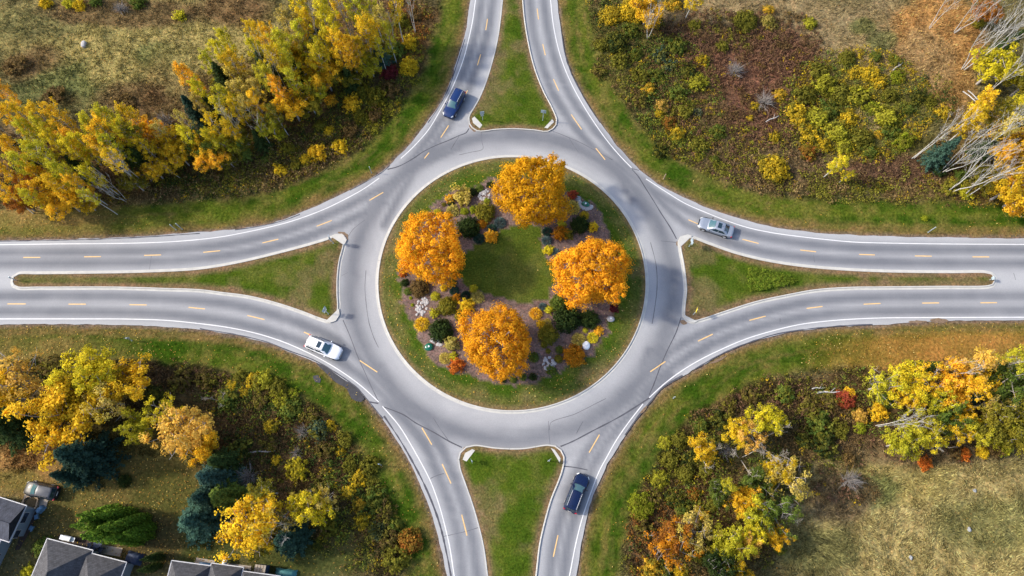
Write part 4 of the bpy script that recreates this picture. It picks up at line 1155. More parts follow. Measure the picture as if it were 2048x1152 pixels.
for a in [('spruce',1884,306,7.5,'blue-green'),('bare',1880,270,11,'white'),('broad',1992,133,7.5,'lemon yellow'),('bare',1996,70,13,'white'),('bare',2030,140,12,'white'),('bare',1902,6,9,'white'),('bare',1940,300,11,'white'),('bare',1968,278,13,'white'),('bare',1972,330,13,'white'),
 ('bare',1992,350,11,'white'),('bare',1955,16,9,'white'),('bare',2030,50,12,'white'),('aspen',1973,209,9,'golden'),('aspen',1947,241,9,'yellow'),('aspen',2037,205,9,'lemon yellow'),('broad',2022,289,8,'orange'),('broad',2018,375,7,'golden'),('broad',2044,338,7,'yellow'),
 ('broad',1973,24,5,'rust'),('spruce',2044,245,8,'dark green'),('spruce',1976,292,7,'dark green'),('broad',2040,392,6,'orange'),('spruce',2010,96,7,'dark green'),('aspen',1990,225,8,'olive'),('broad',1965,355,5,'olive'),('thin',2008,250,10,'tan'),('broad',2060,160,7,'olive'),('aspen',2068,300,9,'golden')]:
    tree(a[0], a[1], a[2], a[3], a[4], Z5, .8 if a[0] == 'spruce' else 1.0)
for a in [('loose',1900,375,16,'olive'),('leafy',1925,352,14,'green'),('loose',1930,385,14,'yellow-green'),('loose',1880,340,13,'dark green'),('leafy',1850,436,6,'lime'),('loose',1960,45,14,'olive')]:
    shrub(*a, Z5)

# ------------------------------------------------------------------ lower left
Z6 = 'row behind lower left houses'
for a in [('broad',112,830,9.5,'golden',1.25),('broad',150,800,9,'yellow',1.0),('broad',182,738,8.5,'lemon yellow',1.0),('broad',257,765,8,'golden',.95),('sparse',29,755,8.5,'peach',1.1),('broad',8,790,7,'golden',.9),('broad',279,852,5.5,'yellow-green',.9),('broad',365,862,8,'peach',1.2),('sparse',335,825,7,'lemon yellow',.8),
 ('broad',404,890,7,'golden',.8),('spruce',165,912,9,'dark blue-green',1.2),('spruce',140,952,6.5,'dark blue-green',1.0),('spruce',8,850,9,'dark green',1.3),('spruce',428,955,8,'blue-green',1.0),('spruce',395,1040,7,'blue-green',1.35),('spruce',417,995,7.5,'dark blue-green',1.0),('spruce',448,990,6.5,'green',1.2),('spruce',445,925,7,'dark green',1.1),
 ('broad',502,1050,9,'golden',1.1),('broad',530,1070,6,'yellow',.8),('broad',621,1016,7,'lemon yellow',.9),('sparse',545,1045,8,'tan',.9),('spruce',578,1078,8,'dark blue-green',1.1),('bare',572,1055,9,'white',.9),('broad',524,1092,5,'olive',.7),('aspen',531,985,7,'olive',1.2),('snag',428,796,5,'white',.7),('sparse',210,800,8,'tan',1.0),('sparse',645,1000,6,'tan',.8)]:
    tree(a[0], a[1], a[2], a[3], a[4], Z6, a[5] * .88)
Z7 = 'clump beside hip-roofed house'
for a in [(200,1030,8.5,1.15),(192,1050,9,1.2),(228,1028,7.5,1.25),(208,1068,8.5,1.2),(238,1052,8,1.3),(262,1044,6.5,1.35),(245,1076,7,1.3),(276,1064,6,1.5)]:
    tree('cedar', a[0], a[1], a[2] * 1.06, 'bright green', Z7, a[3] * 1.1)
for a in [(302,1117,5,1.1),(296,1137,5,1.1)]:
    tree('cedar', a[0], a[1], a[2], 'dark green', 'strip between the two lower houses', a[3])
Z8 = 'scrub left of the lower road'
for a in [('leafy',593,941,19,'lemon yellow'),('leafy',552,921,9,'yellow'),('twig',494,952,26,'grey'),('leafy',542,853,14,'golden'),('leafy',524,762,18,'yellow-green'),('leafy',464,769,11,'yellow'),('leafy',490,786,9,'golden'),('leafy',456,800,20,'green'),('blue',475,822,8,'blue-green'),('loose',475,900,22,'dark green'),
 ('leafy',580,818,20,'green'),('leafy',636,860,18,'blue-green'),('leafy',659,852,11,'yellow'),('twig',606,862,16,'grey'),('leafy',681,904,9,'yellow'),('leafy',719,956,15,'yellow'),('leafy',696,984,13,'golden'),('leafy',717,1008,13,'orange'),('leafy',724,1043,14,'yellow'),('leafy',749,998,20,'green'),('blue',754,1062,16,'blue-green'),('big',820,1081,21,'rust'),
 ('loose',794,1118,20,'olive'),('leafy',662,1026,15,'olive'),('loose',659,1058,13,'olive'),('tight',634,1091,10,'dark green'),('leafy',587,787,10,'lime'),('leafy',640,980,16,'dark green'),('leafy',555,775,16,'olive'),('leafy',505,760,13,'yellow'),('loose',620,830,14,'brown'),('loose',690,880,14,'olive'),('loose',740,930,15,'olive'),('loose',770,1020,16,'brown'),('loose',780,1080,16,'brown'),
 ('loose',560,800,16,'yellow-green'),('leafy',480,752,12,'olive'),('loose',520,800,16,'brown'),('loose',650,900,15,'brown'),('leafy',308,787,18,'dark green'),('loose',360,760,18,'brown'),('loose',100,735,18,'brown'),('loose',410,760,16,'brown'),('leafy',60,730,12,'dark green'),('loose',700,930,14,'olive'),('leafy',790,1050,12,'green'),('twig',592,906,13,'grey'),('loose',540,890,14,'brown'),('loose',740,960,12,'olive')]:
    shrub(*a, Z8)
Zy = 'yard by the lower left houses'
shrub('tight', 246, 962, 14, 'dark green', Zy, label='small round dark green bush alone on the leaf-strewn lawn')
shrub('big', 84, 1095, 20, 'green', Zy, .9, label='rounded green bush against the left corner of the hip-roofed house')
shrub('leafy', 54, 1142, 13, 'yellow-green', Zy, .8, label='yellow-green bush between the two lower left houses')

# ------------------------------------------------------------------ lower right
Z9 = 'thicket right of the lower road'
for a in [('broad',1534,836,5.5,'lemon yellow',.9),('broad',1473,860,5,'yellow',.8),('snag',1532,876,7.5,'white',.9),('snag',1418,912,6,'white',.7),('snag',1500,912,7,'white',.8),('snag',1550,915,6.5,'white',.7),('sparse',1577,958,6.5,'tan',1.0),('broad',1409,899,5,'golden',.8),('broad',1513,964,5.5,'green',.8),
 ('aspen',1455,969,5,'yellow-green',1.2),('broad',1437,988,5,'green',.8),('broad',1480,998,5,'golden',.8),('broad',1504,990,5,'orange',.6),('sparse',1552,1020,7,'green',.9),('broad',1513,1035,6,'yellow-green',.8),('broad',1509,1065,5.5,'lemon yellow',.7),('broad',1554,1074,5,'golden',.7),('snag',1586,1030,5,'white',.6),
 ('broad',1491,1090,5,'peach',.7),('broad',1455,1092,6,'yellow-green',.9),('sparse',1341,1090,6.5,'burnt orange',1.0),('sparse',1391,1062,6,'tan',1.0),('broad',1445,1133,6,'dark green',.9),('broad',1477,1147,5,'yellow',.8),('sparse',1500,870,5.5,'peach',.9),('broad',1560,940,6,'yellow',.7),('broad',1345,1080,5.5,'rust',.9)]:
    tree(a[0], a[1], a[2], a[3], a[4], Z9, a[5] * .95)
for a in [('leafy',1570,786,16,'green'),('leafy',1574,782,9,'lime'),('leafy',1398,1019,9,'yellow'),('leafy',1409,1031,10,'orange'),('leafy',1387,990,11,'rust'),('big',1284,1012,21,'lime'),('leafy',1366,1019,15,'green'),('leafy',1302,1140,18,'orange'),('leafy',1334,1147,14,'dark green'),('leafy',1362,1147,14,'yellow'),('leafy',1370,947,16,'olive'),
 ('leafy',1340,920,16,'olive'),('leafy',1320,960,16,'yellow-green'),('leafy',1360,880,15,'olive'),('leafy',1400,850,15,'green'),('loose',1380,920,16,'dark green'),('loose',1440,840,16,'dark green'),('loose',1350,1000,15,'dark green'),('loose',1310,1000,13,'brown'),('loose',1290,1060,16,'brown'),('loose',1460,810,15,'brown'),('loose',1500,790,14,'brown'),('leafy',1425,1010,12,'olive'),
 ('loose',1410,940,14,'olive'),('leafy',1330,885,12,'yellow-green'),('twig',1450,900,18,'grey'),('leafy',1400,1110,14,'olive'),('loose',1420,1070,14,'brown'),('loose',1640,850,22,'green'),('loose',1620,810,18,'brown'),('loose',1660,800,16,'brown'),('loose',1650,890,20,'dark green'),('loose',1610,880,16,'dark green'),('loose',1680,860,16,'olive'),('leafy',1560,1100,10,'green')]:
    shrub(*a, Z9)
Z10 = 'grove at lower right edge'
for a in [('sparse',1767,769,7,'yellow-green',.9),('broad',1809,760,7,'lemon yellow',.9),('sparse',1856,769,7.5,'golden',.9),('broad',1912,773,7.5,'orange',.9),('aspen',1963,730,9,'peach',1.3),('aspen',1936,780,8,'golden',1.2),('broad',1814,794,6,'golden',.8),('sparse',1839,846,7,'yellow-green',.9),('broad',1801,887,6,'yellow-green',.9),('sparse',1865,876,6,'lemon yellow',.9),
 ('broad',1925,829,6,'golden',.7),('sparse',1916,858,6,'yellow',.8),('bare',1800,842,9,'white',1.3),('bare',1905,735,9,'white',.9),('broad',2006,773,8,'green',1.1),('sparse',1984,806,7,'tan',.8),('broad',2010,850,7.5,'olive',1.1),('broad',2027,760,7,'green',.9),('broad',2036,831,7,'yellow-green',.9),('spruce',1929,798,6,'dark blue-green',.9),('spruce',1852,735,5.5,'dark green',.9),
 ('aspen',2027,726,8,'yellow-green',1.2),('bare',2025,735,10,'white',.9),('broad',1890,830,6.5,'green',.8),('broad',2045,880,6,'olive',.9),('broad',1960,860,6,'yellow-green',.9),('broad',1880,800,6.5,'yellow-green',.8),('broad',1960,765,7,'golden',.8)]:
    tree(a[0], a[1], a[2], a[3], a[4], Z10, a[5] * .86)
for a in [('big',1692,798,20,'red'),('leafy',1700,786,13,'golden'),('leafy',1758,823,17,'golden'),('leafy',1720,832,16,'peach'),('leafy',2010,893,18,'yellow-green'),('leafy',1852,926,15,'red-orange'),('leafy',1929,909,14,'red-orange'),('leafy',1967,904,13,'yellow'),('leafy',1770,800,16,'green'),('leafy',1720,855,12,'lime'),('loose',1990,900,14,'brown'),('loose',1700,920,14,'brown'),('twig',1700,960,24,'grey'),('loose',1910,905,13,'brown')]:
    shrub(*a, Z10)

# ------------------------------------------------------------------ planting beds on the island
GB = {
 'upper left flower bed': [('loose',924,393,22,'tan'),('leafy',901,398,10,'orange'),('tight',946,385,10,'dark green'),('tight',959,378,9,'green'),('tight',980,371,8,'dark green'),('tight',974,403,7,'lime'),('tight',875,426,9,'yellow-green'),('grassy',906,423,13,'straw'),('tight',896,432,9,'olive'),('tight',929,424,9,'lime'),('leafy',902,408,7,'dark green'),
   ('leafy',948,420,9,'lime'),('big',970,424,20,'olive'),('big',936,456,22,'dark green'),('leafy',965,449,11,'burnt orange'),('blue',1000,447,12,'silver-blue'),('blue',984,459,10,'blue-green'),('blue',958,479,11,'blue-green'),('leafy',982,475,14,'orange'),('tight',888,410,5,'olive'),('leafy',950,470,10,'dark green')],
 'upper right flower bed': [('leafy',1146,390,10,'red'),('grassy',1144,416,16,'tan'),('tight',1168,432,10,'yellow'),('big',1160,451,18,'dark green'),('leafy',1186,455,11,'yellow'),('leafy',1123,449,9,'yellow-green'),('leafy',1120,468,15,'burnt orange'),('blue',1094,465,10,'blue-green'),('blue',1093,483,10,'silver-blue'),('leafy',1097,502,11,'lemon yellow'),('blue',1111,507,9,'silver-blue'),('leafy',1135,470,12,'olive')],
 'lower left flower bed': [('tight',810,566,9,'dark green'),('tight',816,583,9,'green'),('big',840,577,19,'brown'),('tight',822,597,4,'lime'),('tight',825,611,4,'lime'),('tight',888,577,8,'yellow'),('leafy',905,568,9,'green'),('blue',909,583,10,'blue-green'),('leafy',913,596,9,'burnt orange'),('blue',932,593,10,'dark blue-green'),('leafy',947,579,9,'yellow-green'),
   ('grassy',955,596,14,'straw'),('tight',871,594,10,'yellow-green'),('big',896,612,19,'olive'),('leafy',932,615,16,'yellow'),('leafy',919,633,11,'olive'),('leafy',869,627,10,'yellow-green'),('grassy',844,649,15,'golden'),('big',882,660,23,'dark green'),('leafy',903,687,16,'straw'),('grassy',890,717,12,'tan'),('leafy',907,713,9,'yellow-green'),('leafy',912,732,15,'red-orange'),('leafy',806,548,8,'red-orange')],
 'lower right flower bed': [('grassy',1071,629,13,'orange'),('leafy',1081,649,9,'golden'),('big',1096,670,20,'olive'),('leafy',1098,621,9,'yellow-green'),('tight',1088,691,7,'olive'),('big',1135,636,28,'dark green'),('big',1116,607,17,'green'),('big',1178,640,19,'dark green'),('tight',1170,662,6,'yellow-green'),('grassy',1185,676,12,'lemon yellow'),('leafy',1196,663,10,'orange'),
   ('grassy',1157,680,14,'tan'),('tight',1119,700,9,'green'),('tight',1117,718,9,'olive'),('tight',1096,703,6,'olive'),('tight',1068,715,11,'green'),('big',1149,711,21,'burnt orange'),('tight',1046,755,8,'green'),('tight',1066,754,9,'dark green'),('tight',1027,759,8,'green'),('tight',1006,759,8,'dark green'),('leafy',1103,741,10,'green'),('leafy',1228,617,10,'dark red'),('grassy',1094,647,9,'tan'),('blue',1085,615,8,'silver-blue')],
}
for zn, lst in GB.items():
    for a in lst:
        shrub(*a, zn, .62 if a[0] == 'grassy' else .9, {'blue': 'dwarf spruce', 'grassy': 'grassy mound', 'tight': 'clipped round shrub'}.get(a[0], 'shrub'))

# low hedge on the right-hand median
rng = np.random.default_rng(99)
hp = GA([(1494,541),(1512,538),(1540,547),(1572,553),(1591,562),(1585,568),(1555,574),(1525,580),(1500,583),(1496,570)])
hx = rng.uniform(hp[:, 0].min(), hp[:, 0].max(), 3000); hy = rng.uniform(hp[:, 1].min(), hp[:, 1].max(), 3000)
k = inside(hx, hy, hp); hx, hy = hx[k][:420], hy[k][:420]
A = clumps_to_leaves(np.stack([hx, hy, np.full(len(hx), .42) + rng.normal(0, .08, len(hx))], 1), np.full(len(hx), .3), 26, .16, rng, np.array((hx.mean(), hy.mean(), -2.0)), .5, .8)
hd = obj('hedge', leafmesh('hedge', *A[:3], rng, A[3], A[4]))
hd.color = (.13, .21, .02, 1); hd['color_b'] = (.22, .26, .03)
tag(hd, 'low wedge-shaped bright green hedge on the grassy right-hand median', 'hedge')

# ------------------------------------------------------------------ labels for the plants
ORD = 'first second third fourth fifth sixth seventh eighth ninth tenth eleventh twelfth thirteenth fourteenth fifteenth'.split()
CARD = 'zero one two three four five six seven eight nine ten eleven twelve thirteen fourteen fifteen'.split()
from collections import defaultdict
bag = defaultdict(list)
for t in PLANTS:
    bag[(t[1], t[2], t[3])].append(t)
for (zone, look, noun), ts in bag.items():
    ts.sort(key=lambda t: t[5])
    lk = '' if (look in ('white', 'grey') and 'leafless' in noun) else look + ' '
    for i, t in enumerate(ts):
        n = len(ts)
        if t[7]: lab = t[7]
        elif n == 1: lab = f'{lk}{noun} in {zone}'
        elif n == 2: lab = f'{lk}{noun} in {zone}, {"left" if i == 0 else "right"} of two'
        else: lab = f'{lk}{noun} in {zone}, {ORD[i]} of {CARD[n]} from left'
        tag(t[0], lab, t[4], f'{noun}s in the {zone}')
# ------------------------------------------------------------------ cars
M_glass = plain('car_glass', (.012, .03, .045), .06, var=.05, scale=1, spec=.8)
M_shield = plain('windshield_glass', (.05, .12, .14), .08, var=.15, scale=1.2, spec=.8)
M_tyre = plain('tyre', (.018, .018, .02), .85, var=.1)
M_rim = plain('rim', (.62, .63, .66), .35, .6, var=.05)
M_black = plain('black_trim', (.014, .015, .018), .45, var=.1)
M_lamp = plain('headlamp', (.75, .78, .82), .15, var=.05)
M_tail = plain('tail_lamp', (.42, .012, .03), .2, var=.1)
M_chrome = plain('bright_rail', (.72, .74, .78), .3, .5, var=.03)
M_plate_white = plain('plate', (.7, .7, .7), .5)

def grid_patch(a, b, c, d, n=5, m=3, bulge=0.0, off=.008):
    """a-b bottom edge, d-c top edge; bowed outwards"""
    a, b, c, d = map(Vector, (a, b, c, d))
    nrm = (b - a).cross(d - a).normalized()
    V = []; Fq = []
    for j in range(m + 1):
        t = j / m
        for i in range(n + 1):
            s = i / n
            p = (a * (1 - s) + b * s) * (1 - t) + (d * (1 - s) + c * s) * t
            V.append(p + nrm * (off + bulge * 4 * s * (1 - s)))
    for j in range(m):
        for i in range(n):
            k = j * (n + 1) + i
            Fq.append((k, k + 1, k + n + 2, k + n + 1))
    return V, Fq

def loft(sections, close_ends=True):
    V = []; Fq = []; m = len(sections[0])
    for s in sections: V += s
    for i in range(len(sections) - 1):
        for k in range(m):
            Fq.append((i * m + k, i * m + (k + 1) % m, (i + 1) * m + (k + 1) % m, (i + 1) * m + k))
    if close_ends:
        Fq.append(tuple(range(m))); e = (len(sections) - 1) * m; Fq.append(tuple(range(e + m - 1, e - 1, -1)))
    return V, Fq

def lerp_tab(tab, x):
    for (x0, y0), (x1, y1) in zip(tab, tab[1:]):
        if x <= x1:
            t = (x - x0) / (x1 - x0); return y0 + (y1 - y0) * t
    return tab[-1][1]

def fix_normals(o):
    bm = bmesh.new(); bm.from_mesh(o.data); bmesh.ops.recalc_face_normals(bm, faces=bm.faces); bm.to_mesh(o.data); bm.free()

def car(name, label, u, v, hd, paint, suv=True, L=4.75, W=1.86, Ht=1.68, roofcol=None, sunroof=False, rails=None, group=None, rims=True, hoodcol=None):
    """u, v: middle of the car; hd: heading as a photo direction"""
    z0 = ZR if name != 'parked_car' else .03
    c = G(u, v, .75); f = G(u + hd[0], v + hd[1], .75)
    rz = math.atan2(f.y - c.y, f.x - c.x)
    root = empty(name, (c.x, c.y, z0), rz)
    tag(root, label, 'car', group)
    h = L / 2; w = W / 2
    zb = .24 if suv else .2
    belt = 1.02 if suv else .90
    hoodz = 1.0 if suv else .84
    top = [(-h, .80 if suv else .84), (-h + .08, belt if suv else .93), (-h + .9, belt if suv else .95), (.55, belt), (.95, hoodz), (h - .5, hoodz - .10), (h - .12, hoodz - .24), (h, hoodz - .40)]
    wid = [(-h, w * .80), (-h + .10, w * .90), (-h + .45, w * .975), (-.4, w), (.8, w), (h - .75, w * .97), (h - .3, w * .88), (h - .08, w * .74), (h, w * .60)]
    bot = [(-h, .42), (-h + .25, zb), (h - .3, zb), (h, .34)]
    xs = [-h, -h + .05, -h + .12, -h + .3, -h + .6, -h + 1.0, -1.0, -.5, 0, .5, .95, 1.3, h - .75, h - .5, h - .3, h - .15, h - .05, h]
    secs = []
    for x in xs:
        ww = lerp_tab(wid, x); zt = lerp_tab(top, x); b_ = lerp_tab(bot, x)
        hh = zt - b_
        half = [(ww * .90, b_), (ww, b_ + hh * .22), (ww * 1.0, b_ + hh * .58), (ww * .985, b_ + hh * .80), (ww * .93, zt - .035), (ww * .80, zt), (ww * .4, zt + .025)]
        sec = [Vector((x, -y, z)) for y, z in half] + [Vector((x, y, z)) for y, z in half[::-1]]
        secs.append(sec)
    mb = MB(); mb.add(*loft(secs))
    body = mb.build('body', paint, root, 50); fix_normals(body)
    # cabin
    if suv:
        xb0, xb1 = -h + .10, 1.02; xr0, xr1 = -h + .38, .12
    else:
        xb0, xb1 = -h + .62, 1.08; xr0, xr1 = -1.05, .18
    wb, wr = w * .90, w * .70
    zr_ = Ht - .05
    def ring(t, z):
        x0 = xb0 + (xr0 - xb0) * t; x1 = xb1 + (xr1 - xb1) * t; y = wb + (wr - wb) * t
        return [Vector((x0, -y * .88, z)), Vector((x0 - .04 * (1 - t) - .05, 0, z)), Vector((x0, y * .88, z)), Vector((x0 + .16, y, z)), Vector(((x0 + x1) / 2, y * 1.02, z)), Vector((x1 - .16, y * .98, z)), Vector((x1, y * .84, z)), Vector((x1 + .10, 0, z)), Vector((x1, -y * .84, z)), Vector((x1 - .16, -y * .98, z)), Vector(((x0 + x1) / 2, -y * 1.02, z)), Vector((x0 + .16, -y, z))]
    R0, R1, R2 = ring(0, belt - .03), ring(.55, belt + (zr_ - belt) * .6), ring(1, zr_)
    cx = sum((p for p in R2), Vector()) / len(R2)
    R3 = [cx + (p - cx) * .86 + Vector((0, 0, .045)) for p in R2]
    mb = MB(); mb.add(*loft([R0, R1, R2, R3], False)); n_ = len(R3)
    mb.f.append(tuple(range(3 * n_, 4 * n_)))
    roof = mb.build('roof', roofcol or paint, root, 40); fix_normals(roof)
    def lerp(p, q, t): return p + (q - p) * t
    # windscreen and rear window
    a0, b0 = R0[8], R0[6]; c0, d0 = R2[6], R2[8]
    def pane(nm, a, b, c_, d, mat, ix=.07, iy0=.08, iy1=.08, bulge=.05, parent=root):
        A = lerp(lerp(a, b, ix), lerp(d, c_, ix), iy0); B = lerp(lerp(a, b, 1 - ix), lerp(d, c_, 1 - ix), iy0)
        Cc = lerp(lerp(a, b, 1 - ix), lerp(d, c_, 1 - ix), 1 - iy1); D = lerp(lerp(a, b, ix), lerp(d, c_, ix), 1 - iy1)
        mb = MB(); mb.add(*grid_patch(A, B, Cc, D, 6, 3, bulge, .02)); return mb.build(nm, mat, parent, 60)
    pane('windshield', a0, b0, c0, d0, M_shield, .02, .10, .04, .085)
    pane('rear_window', R0[2], R0[0], R2[0], R2[2], M_glass, .05, .16 if suv else .10, .08, .05)
    for sgn, (i0, i1, i2) in ((1, (5, 4, 3)), (-1, (11, 10, 9))):
        seq = (R0[i0], R0[i1], R2[i1], R2[i0]), (R0[i1], R0[i2], R2[i2], R2[i1])
        for (a, b, c_, d) in seq:
            pane('side_window', a, b, c_, d, M_glass, .05, .12, .12, 0.0)
    if sunroof:
        z = Ht + .012; x1 = xr1 - .28
        mb = MB(); mb.box((x1 - .28, 0, z - .01), (.52, wr * 1.25, .02)); mb.build('sunroof', M_glass, root)
    if rails is not None:
        for sy in (-1, 1):
            y = sy * wr * .93; mb = MB()
            mb.tube([(xr0 + .12, y, zr_ + .0), (xr0 + .25, y, zr_ + .075), (xr1 - .25, y, zr_ + .075), (xr1 - .05, y, zr_)], .028, 6)
            mb.build('roof_rail', rails, root)
    mb = MB(); mb.tube([(xr0 + .35, 0, zr_ + .04), (xr0 + .2, 0, zr_ + .14)], .02, 5); mb.build('antenna', M_black, root)
    # lamps, grille, bumpers, mirrors
    for sy in (-1, 1):
        mb = MB(); mb.add(*grid_patch((h - .30, sy * w * .885, hoodz - .30), (h - .04, sy * w * .62, hoodz - .36), (h - .16, sy * w * .58, hoodz - .20), (h - .42, sy * w * .84, hoodz - .13), 3, 2, 0, .0))
        V = [Vector(p) + Vector((.03, sy * .025, .03)) for p in mb.v]; mb.v = [tuple(p) for p in V]
        o = mb.build('headlight', M_lamp, root); 
        mb = MB(); mb.box((-h + .08, sy * w * .80, belt - .16), (.14, .26, .22)); mb.build('tail_light', M_tail, root)
        mx_ = xb1 - .32
        mb = MB(); mb.box((mx_, sy * (w + .10), belt + .05), (.13, .2, .14), 0, .8); mb.build('mirror', paint if suv and paint is not M_dark else M_black, root)
    mb = MB(); mb.box((h - .05, 0, .56), (.10, W * .50, .18)); mb.build('grille', M_black, root)
    mb = MB(); mb.box((-h + .0, 0, .46), (.12, W * .78, .16)); mb.build('rear_bumper', M_black, root)
    mb = MB(); mb.box((-h - .012, 0, .74), (.03, .5, .12)); mb.build('number_plate', M_plate_white, root)
    for sy in (-1, 1):
        mb = MB(); mb.box((0, sy * (w * .955), zb + .04), (L * .52, .08, .12)); mb.build('sill', M_black, root)
    # wheels
    rw = .36 if suv else .33
    for x in (h - .92, -h + .90):
        for sy in (-1, 1):
            y = sy * (w - .09)
            mb = MB(); mb.tube([(x, sy * (w - .01), rw + .02), (x, sy * (w + .006), rw + .02)], rw + .075, 20); mb.build('wheel_arch', M_black, root)
            wh = MB(); wh.tube([(x, y - .11, rw), (x, y - .08, rw), (x, y + .08 , rw), (x, y + .12, rw)] if sy > 0 else [(x, y - .12, rw), (x, y - .08, rw), (x, y + .08, rw), (x, y + .11, rw)], [rw * .93, rw, rw, rw * .93], 18)
            t = wh.build('wheel', M_tyre, root, 40)
            rm = MB(); yy = y + sy * .125
            rm.tube([(x, yy - sy * .03, rw), (x, yy + sy * .006, rw)], rw * .66, 14); rm.build('rim', M_rim, t)
    return root

M_blue = plain('blue_paint', (.002, .02, .10), .3, .0, var=.03, coat=.25)
M_dark = plain('midnight_paint', (.0015, .008, .042), .25, .0, var=.03, coat=.25)
M_whitep = plain('white_car_paint', (.80, .81, .84), .3, 0, var=.02, coat=.5)
M_silver = plain('silver_paint', (.25, .285, .35), .35, .3, var=.03, coat=.5)
M_grey = plain('grey_paint', (.014, .015, .018), .4, .0, var=.03, coat=.1, spec=.3)
M_greyroof = plain('pale_roof', (.045, .05, .066), .4, .1, var=.1, scale=2)
car('moving_car', 'blue SUV with silver roof rails driving down the upper road', 908, 207, (-10.7, 20.0), M_blue, rails=M_chrome, L=4.75)
car('moving_car', 'white SUV with dark sunroof entering the roundabout from the left', 647.5, 695, (37, 15.2), M_whitep, sunroof=True, rails=M_black, L=4.9, W=1.9)
car('moving_car', 'silver sedan with dark sunroof approaching from the right', 1432, 453.5, (-68, -22), M_silver, suv=False, L=4.85, W=1.84, Ht=1.45, sunroof=True)
car('moving_car', 'midnight black SUV with bright roof rails driving up the lower road', 1153.5, 985.5, (12, -31), M_dark, rails=M_chrome, L=4.75)
car('parked_car', 'dark parked SUV with pale roof beside a small patio at lower left', 82, 981, (-84, -17), M_grey, roofcol=M_greyroof, L=4.2, W=1.75, Ht=1.55, rails=M_black)

# ------------------------------------------------------------------ signs and posts
M_galv = plain('galvanised_steel', (.42, .50, .55), .45, .4, var=.1)
M_signback = plain('sign_back', (.42, .54, .64), .45, .3, var=.1)
M_signwhite = plain('sign_white', (.78, .8, .82), .5, var=.04)
M_signyellow = plain('sign_yellow', (.85, .68, .02), .5, var=.04)
M_wood = plain('weathered_wood', (.32, .24, .16), .9, var=.25, scale=5)

def zof(p):
    r = math.hypot(p.x, p.y)
    return ZT if r < 60 and any(inside(np.array([p.x]), np.array([p.y]), q)[0] for _, q, _c in MEDS) else 0.0

def sign(label, base, h, face, plates, cat='sign', mat=M_galv, rad=.035, group=None, name='road_sign'):
    """plates: (shape, width, height, centre height, material)"""
    p = G(*base, 0.1); p.z = zof(p) - .05
    root = empty(name, p, face)
    tag(root, label, cat, group)
    mb = MB(); mb.tube([(0, 0, 0), (0, 0, h)], rad * 1.5, 6); mb.build('post', mat, root)
    mb = MB(); mb.tube([(0, 0, .0), (0, 0, .11)], rad * 2.2, 8); mb.build('base_plate', mat, root)
    for sh, w, hh, zc, pm in plates:
        mb = MB(); y = .05
        if sh == 'rect': q = [(-w / 2, -hh / 2), (w / 2, -hh / 2), (w / 2, hh / 2), (-w / 2, hh / 2)]
        elif sh == 'diamond': q = [(0, -hh / 2), (w / 2, 0), (0, hh / 2), (-w / 2, 0)]
        else: q = [(0, -hh / 2), (w / 2, hh / 2), (-w / 2, hh / 2)]
        v = [(a, y, zc + b) for a, b in q] + [(a, y + .015, zc + b) for a, b in q]; n = len(q)
        mb.add(v, [tuple(range(n)), tuple(range(2 * n - 1, n - 1, -1))] + [(i, n + i, n + (i + 1) % n, (i + 1) % n) for i in range(n)])
        o = mb.build('sign_plate', pm, root); fix_normals(o)
    return root
r90 = math.pi / 2
sign('grey-blue sign on a post at the lower left corner of upper median', (965.5, 241), 2.3, .2, [('rect', .6, .75, 1.95, M_signback), ('rect', .45, .4, 1.3, M_signback)])
sign('tall grey-blue sign at the lower right corner of upper median', (1085.5, 241), 2.7, -.2, [('rect', .75, .75, 2.3, M_signback)])
sign('grey-blue sign at the upper right corner of left median', (667, 487), 2.7, r90 + .2, [('rect', .6, .75, 2.2, M_signback), ('rect', .5, .35, 1.5, M_signback)])
sign('grey-blue sign with pale plate at the lower right corner of left median', (657, 628), 2.6, r90 - .4, [('rect', .75, .75, 2.1, M_signback), ('rect', .6, .3, 1.4, M_signwhite)])
sign('pale double-post sign at the upper left corner of right median', (1378, 493), 2.5, r90 + .1, [('rect', .8, .9, 1.9, M_signback)])
sign('bright yellow sign on a grey post at the lower left corner of right median', (1386.5, 629), 2.4, 1.2, [('diamond', .85, .85, 2.0, M_signyellow)])
sign('thin edge-on grey sign at the upper left corner of lower median', (945, 923), 1.6, 1.9, [('rect', .6, .7, 1.25, M_signback)])
sign('small white sign at the upper right corner of lower median', (1098, 922), 1.5, .6, [('rect', .6, .5, 1.3, M_signwhite)])
sign('slim marker post at the far left tip of left median', (33, 561), 1.7, 1.5, [('rect', .18, .5, 1.4, M_signback)], 'post', name='marker_post')
sign('short grey sign at the far right tip of right median', (1979, 560), 1.2, r90, [('rect', .45, .5, .95, M_signback)])
sign('left of two leaning pale posts on the upper left verge', (351.5, 459), 1.9, .4, [], 'post', name='marker_post')
sign('right of two leaning pale posts on the upper left verge', (364, 458), 2.1, .4, [('rect', .12, .6, 1.7, M_signwhite)], 'post', name='marker_post')
sign('small white sign seen edge-on on the lower left verge', (263, 681), 1.5, .3, [('rect', .5, .6, 1.2, M_signwhite)])
sign('white marker post on the verge at upper right', (1857, 464), 1.9, .5, [('rect', .22, 1.3, 1.1, M_signwhite)], 'post', name='marker_post')
sign('thin white post with white foot on verge by the upper left pavement', (743, 345), 1.9, .2, [('rect', .1, .4, 1.6, M_signwhite)], 'post', name='marker_post')
sign('wooden survey stake on verge near the upper right pavement edge', (1327.5, 357), 1.5, .2, [], 'stake', M_wood, .05, name='wooden_stake')
sign('thin pale post on the verge by the lower right pavement', (1347, 796), 1.1, .4, [('rect', .1, .3, .9, M_signwhite)], 'post', name='marker_post')
sign('grey post at the scrub edge beside the lower left road', (762, 930), 1.8, .1, [('rect', .3, .4, 1.5, M_signback)], 'post', name='marker_post')

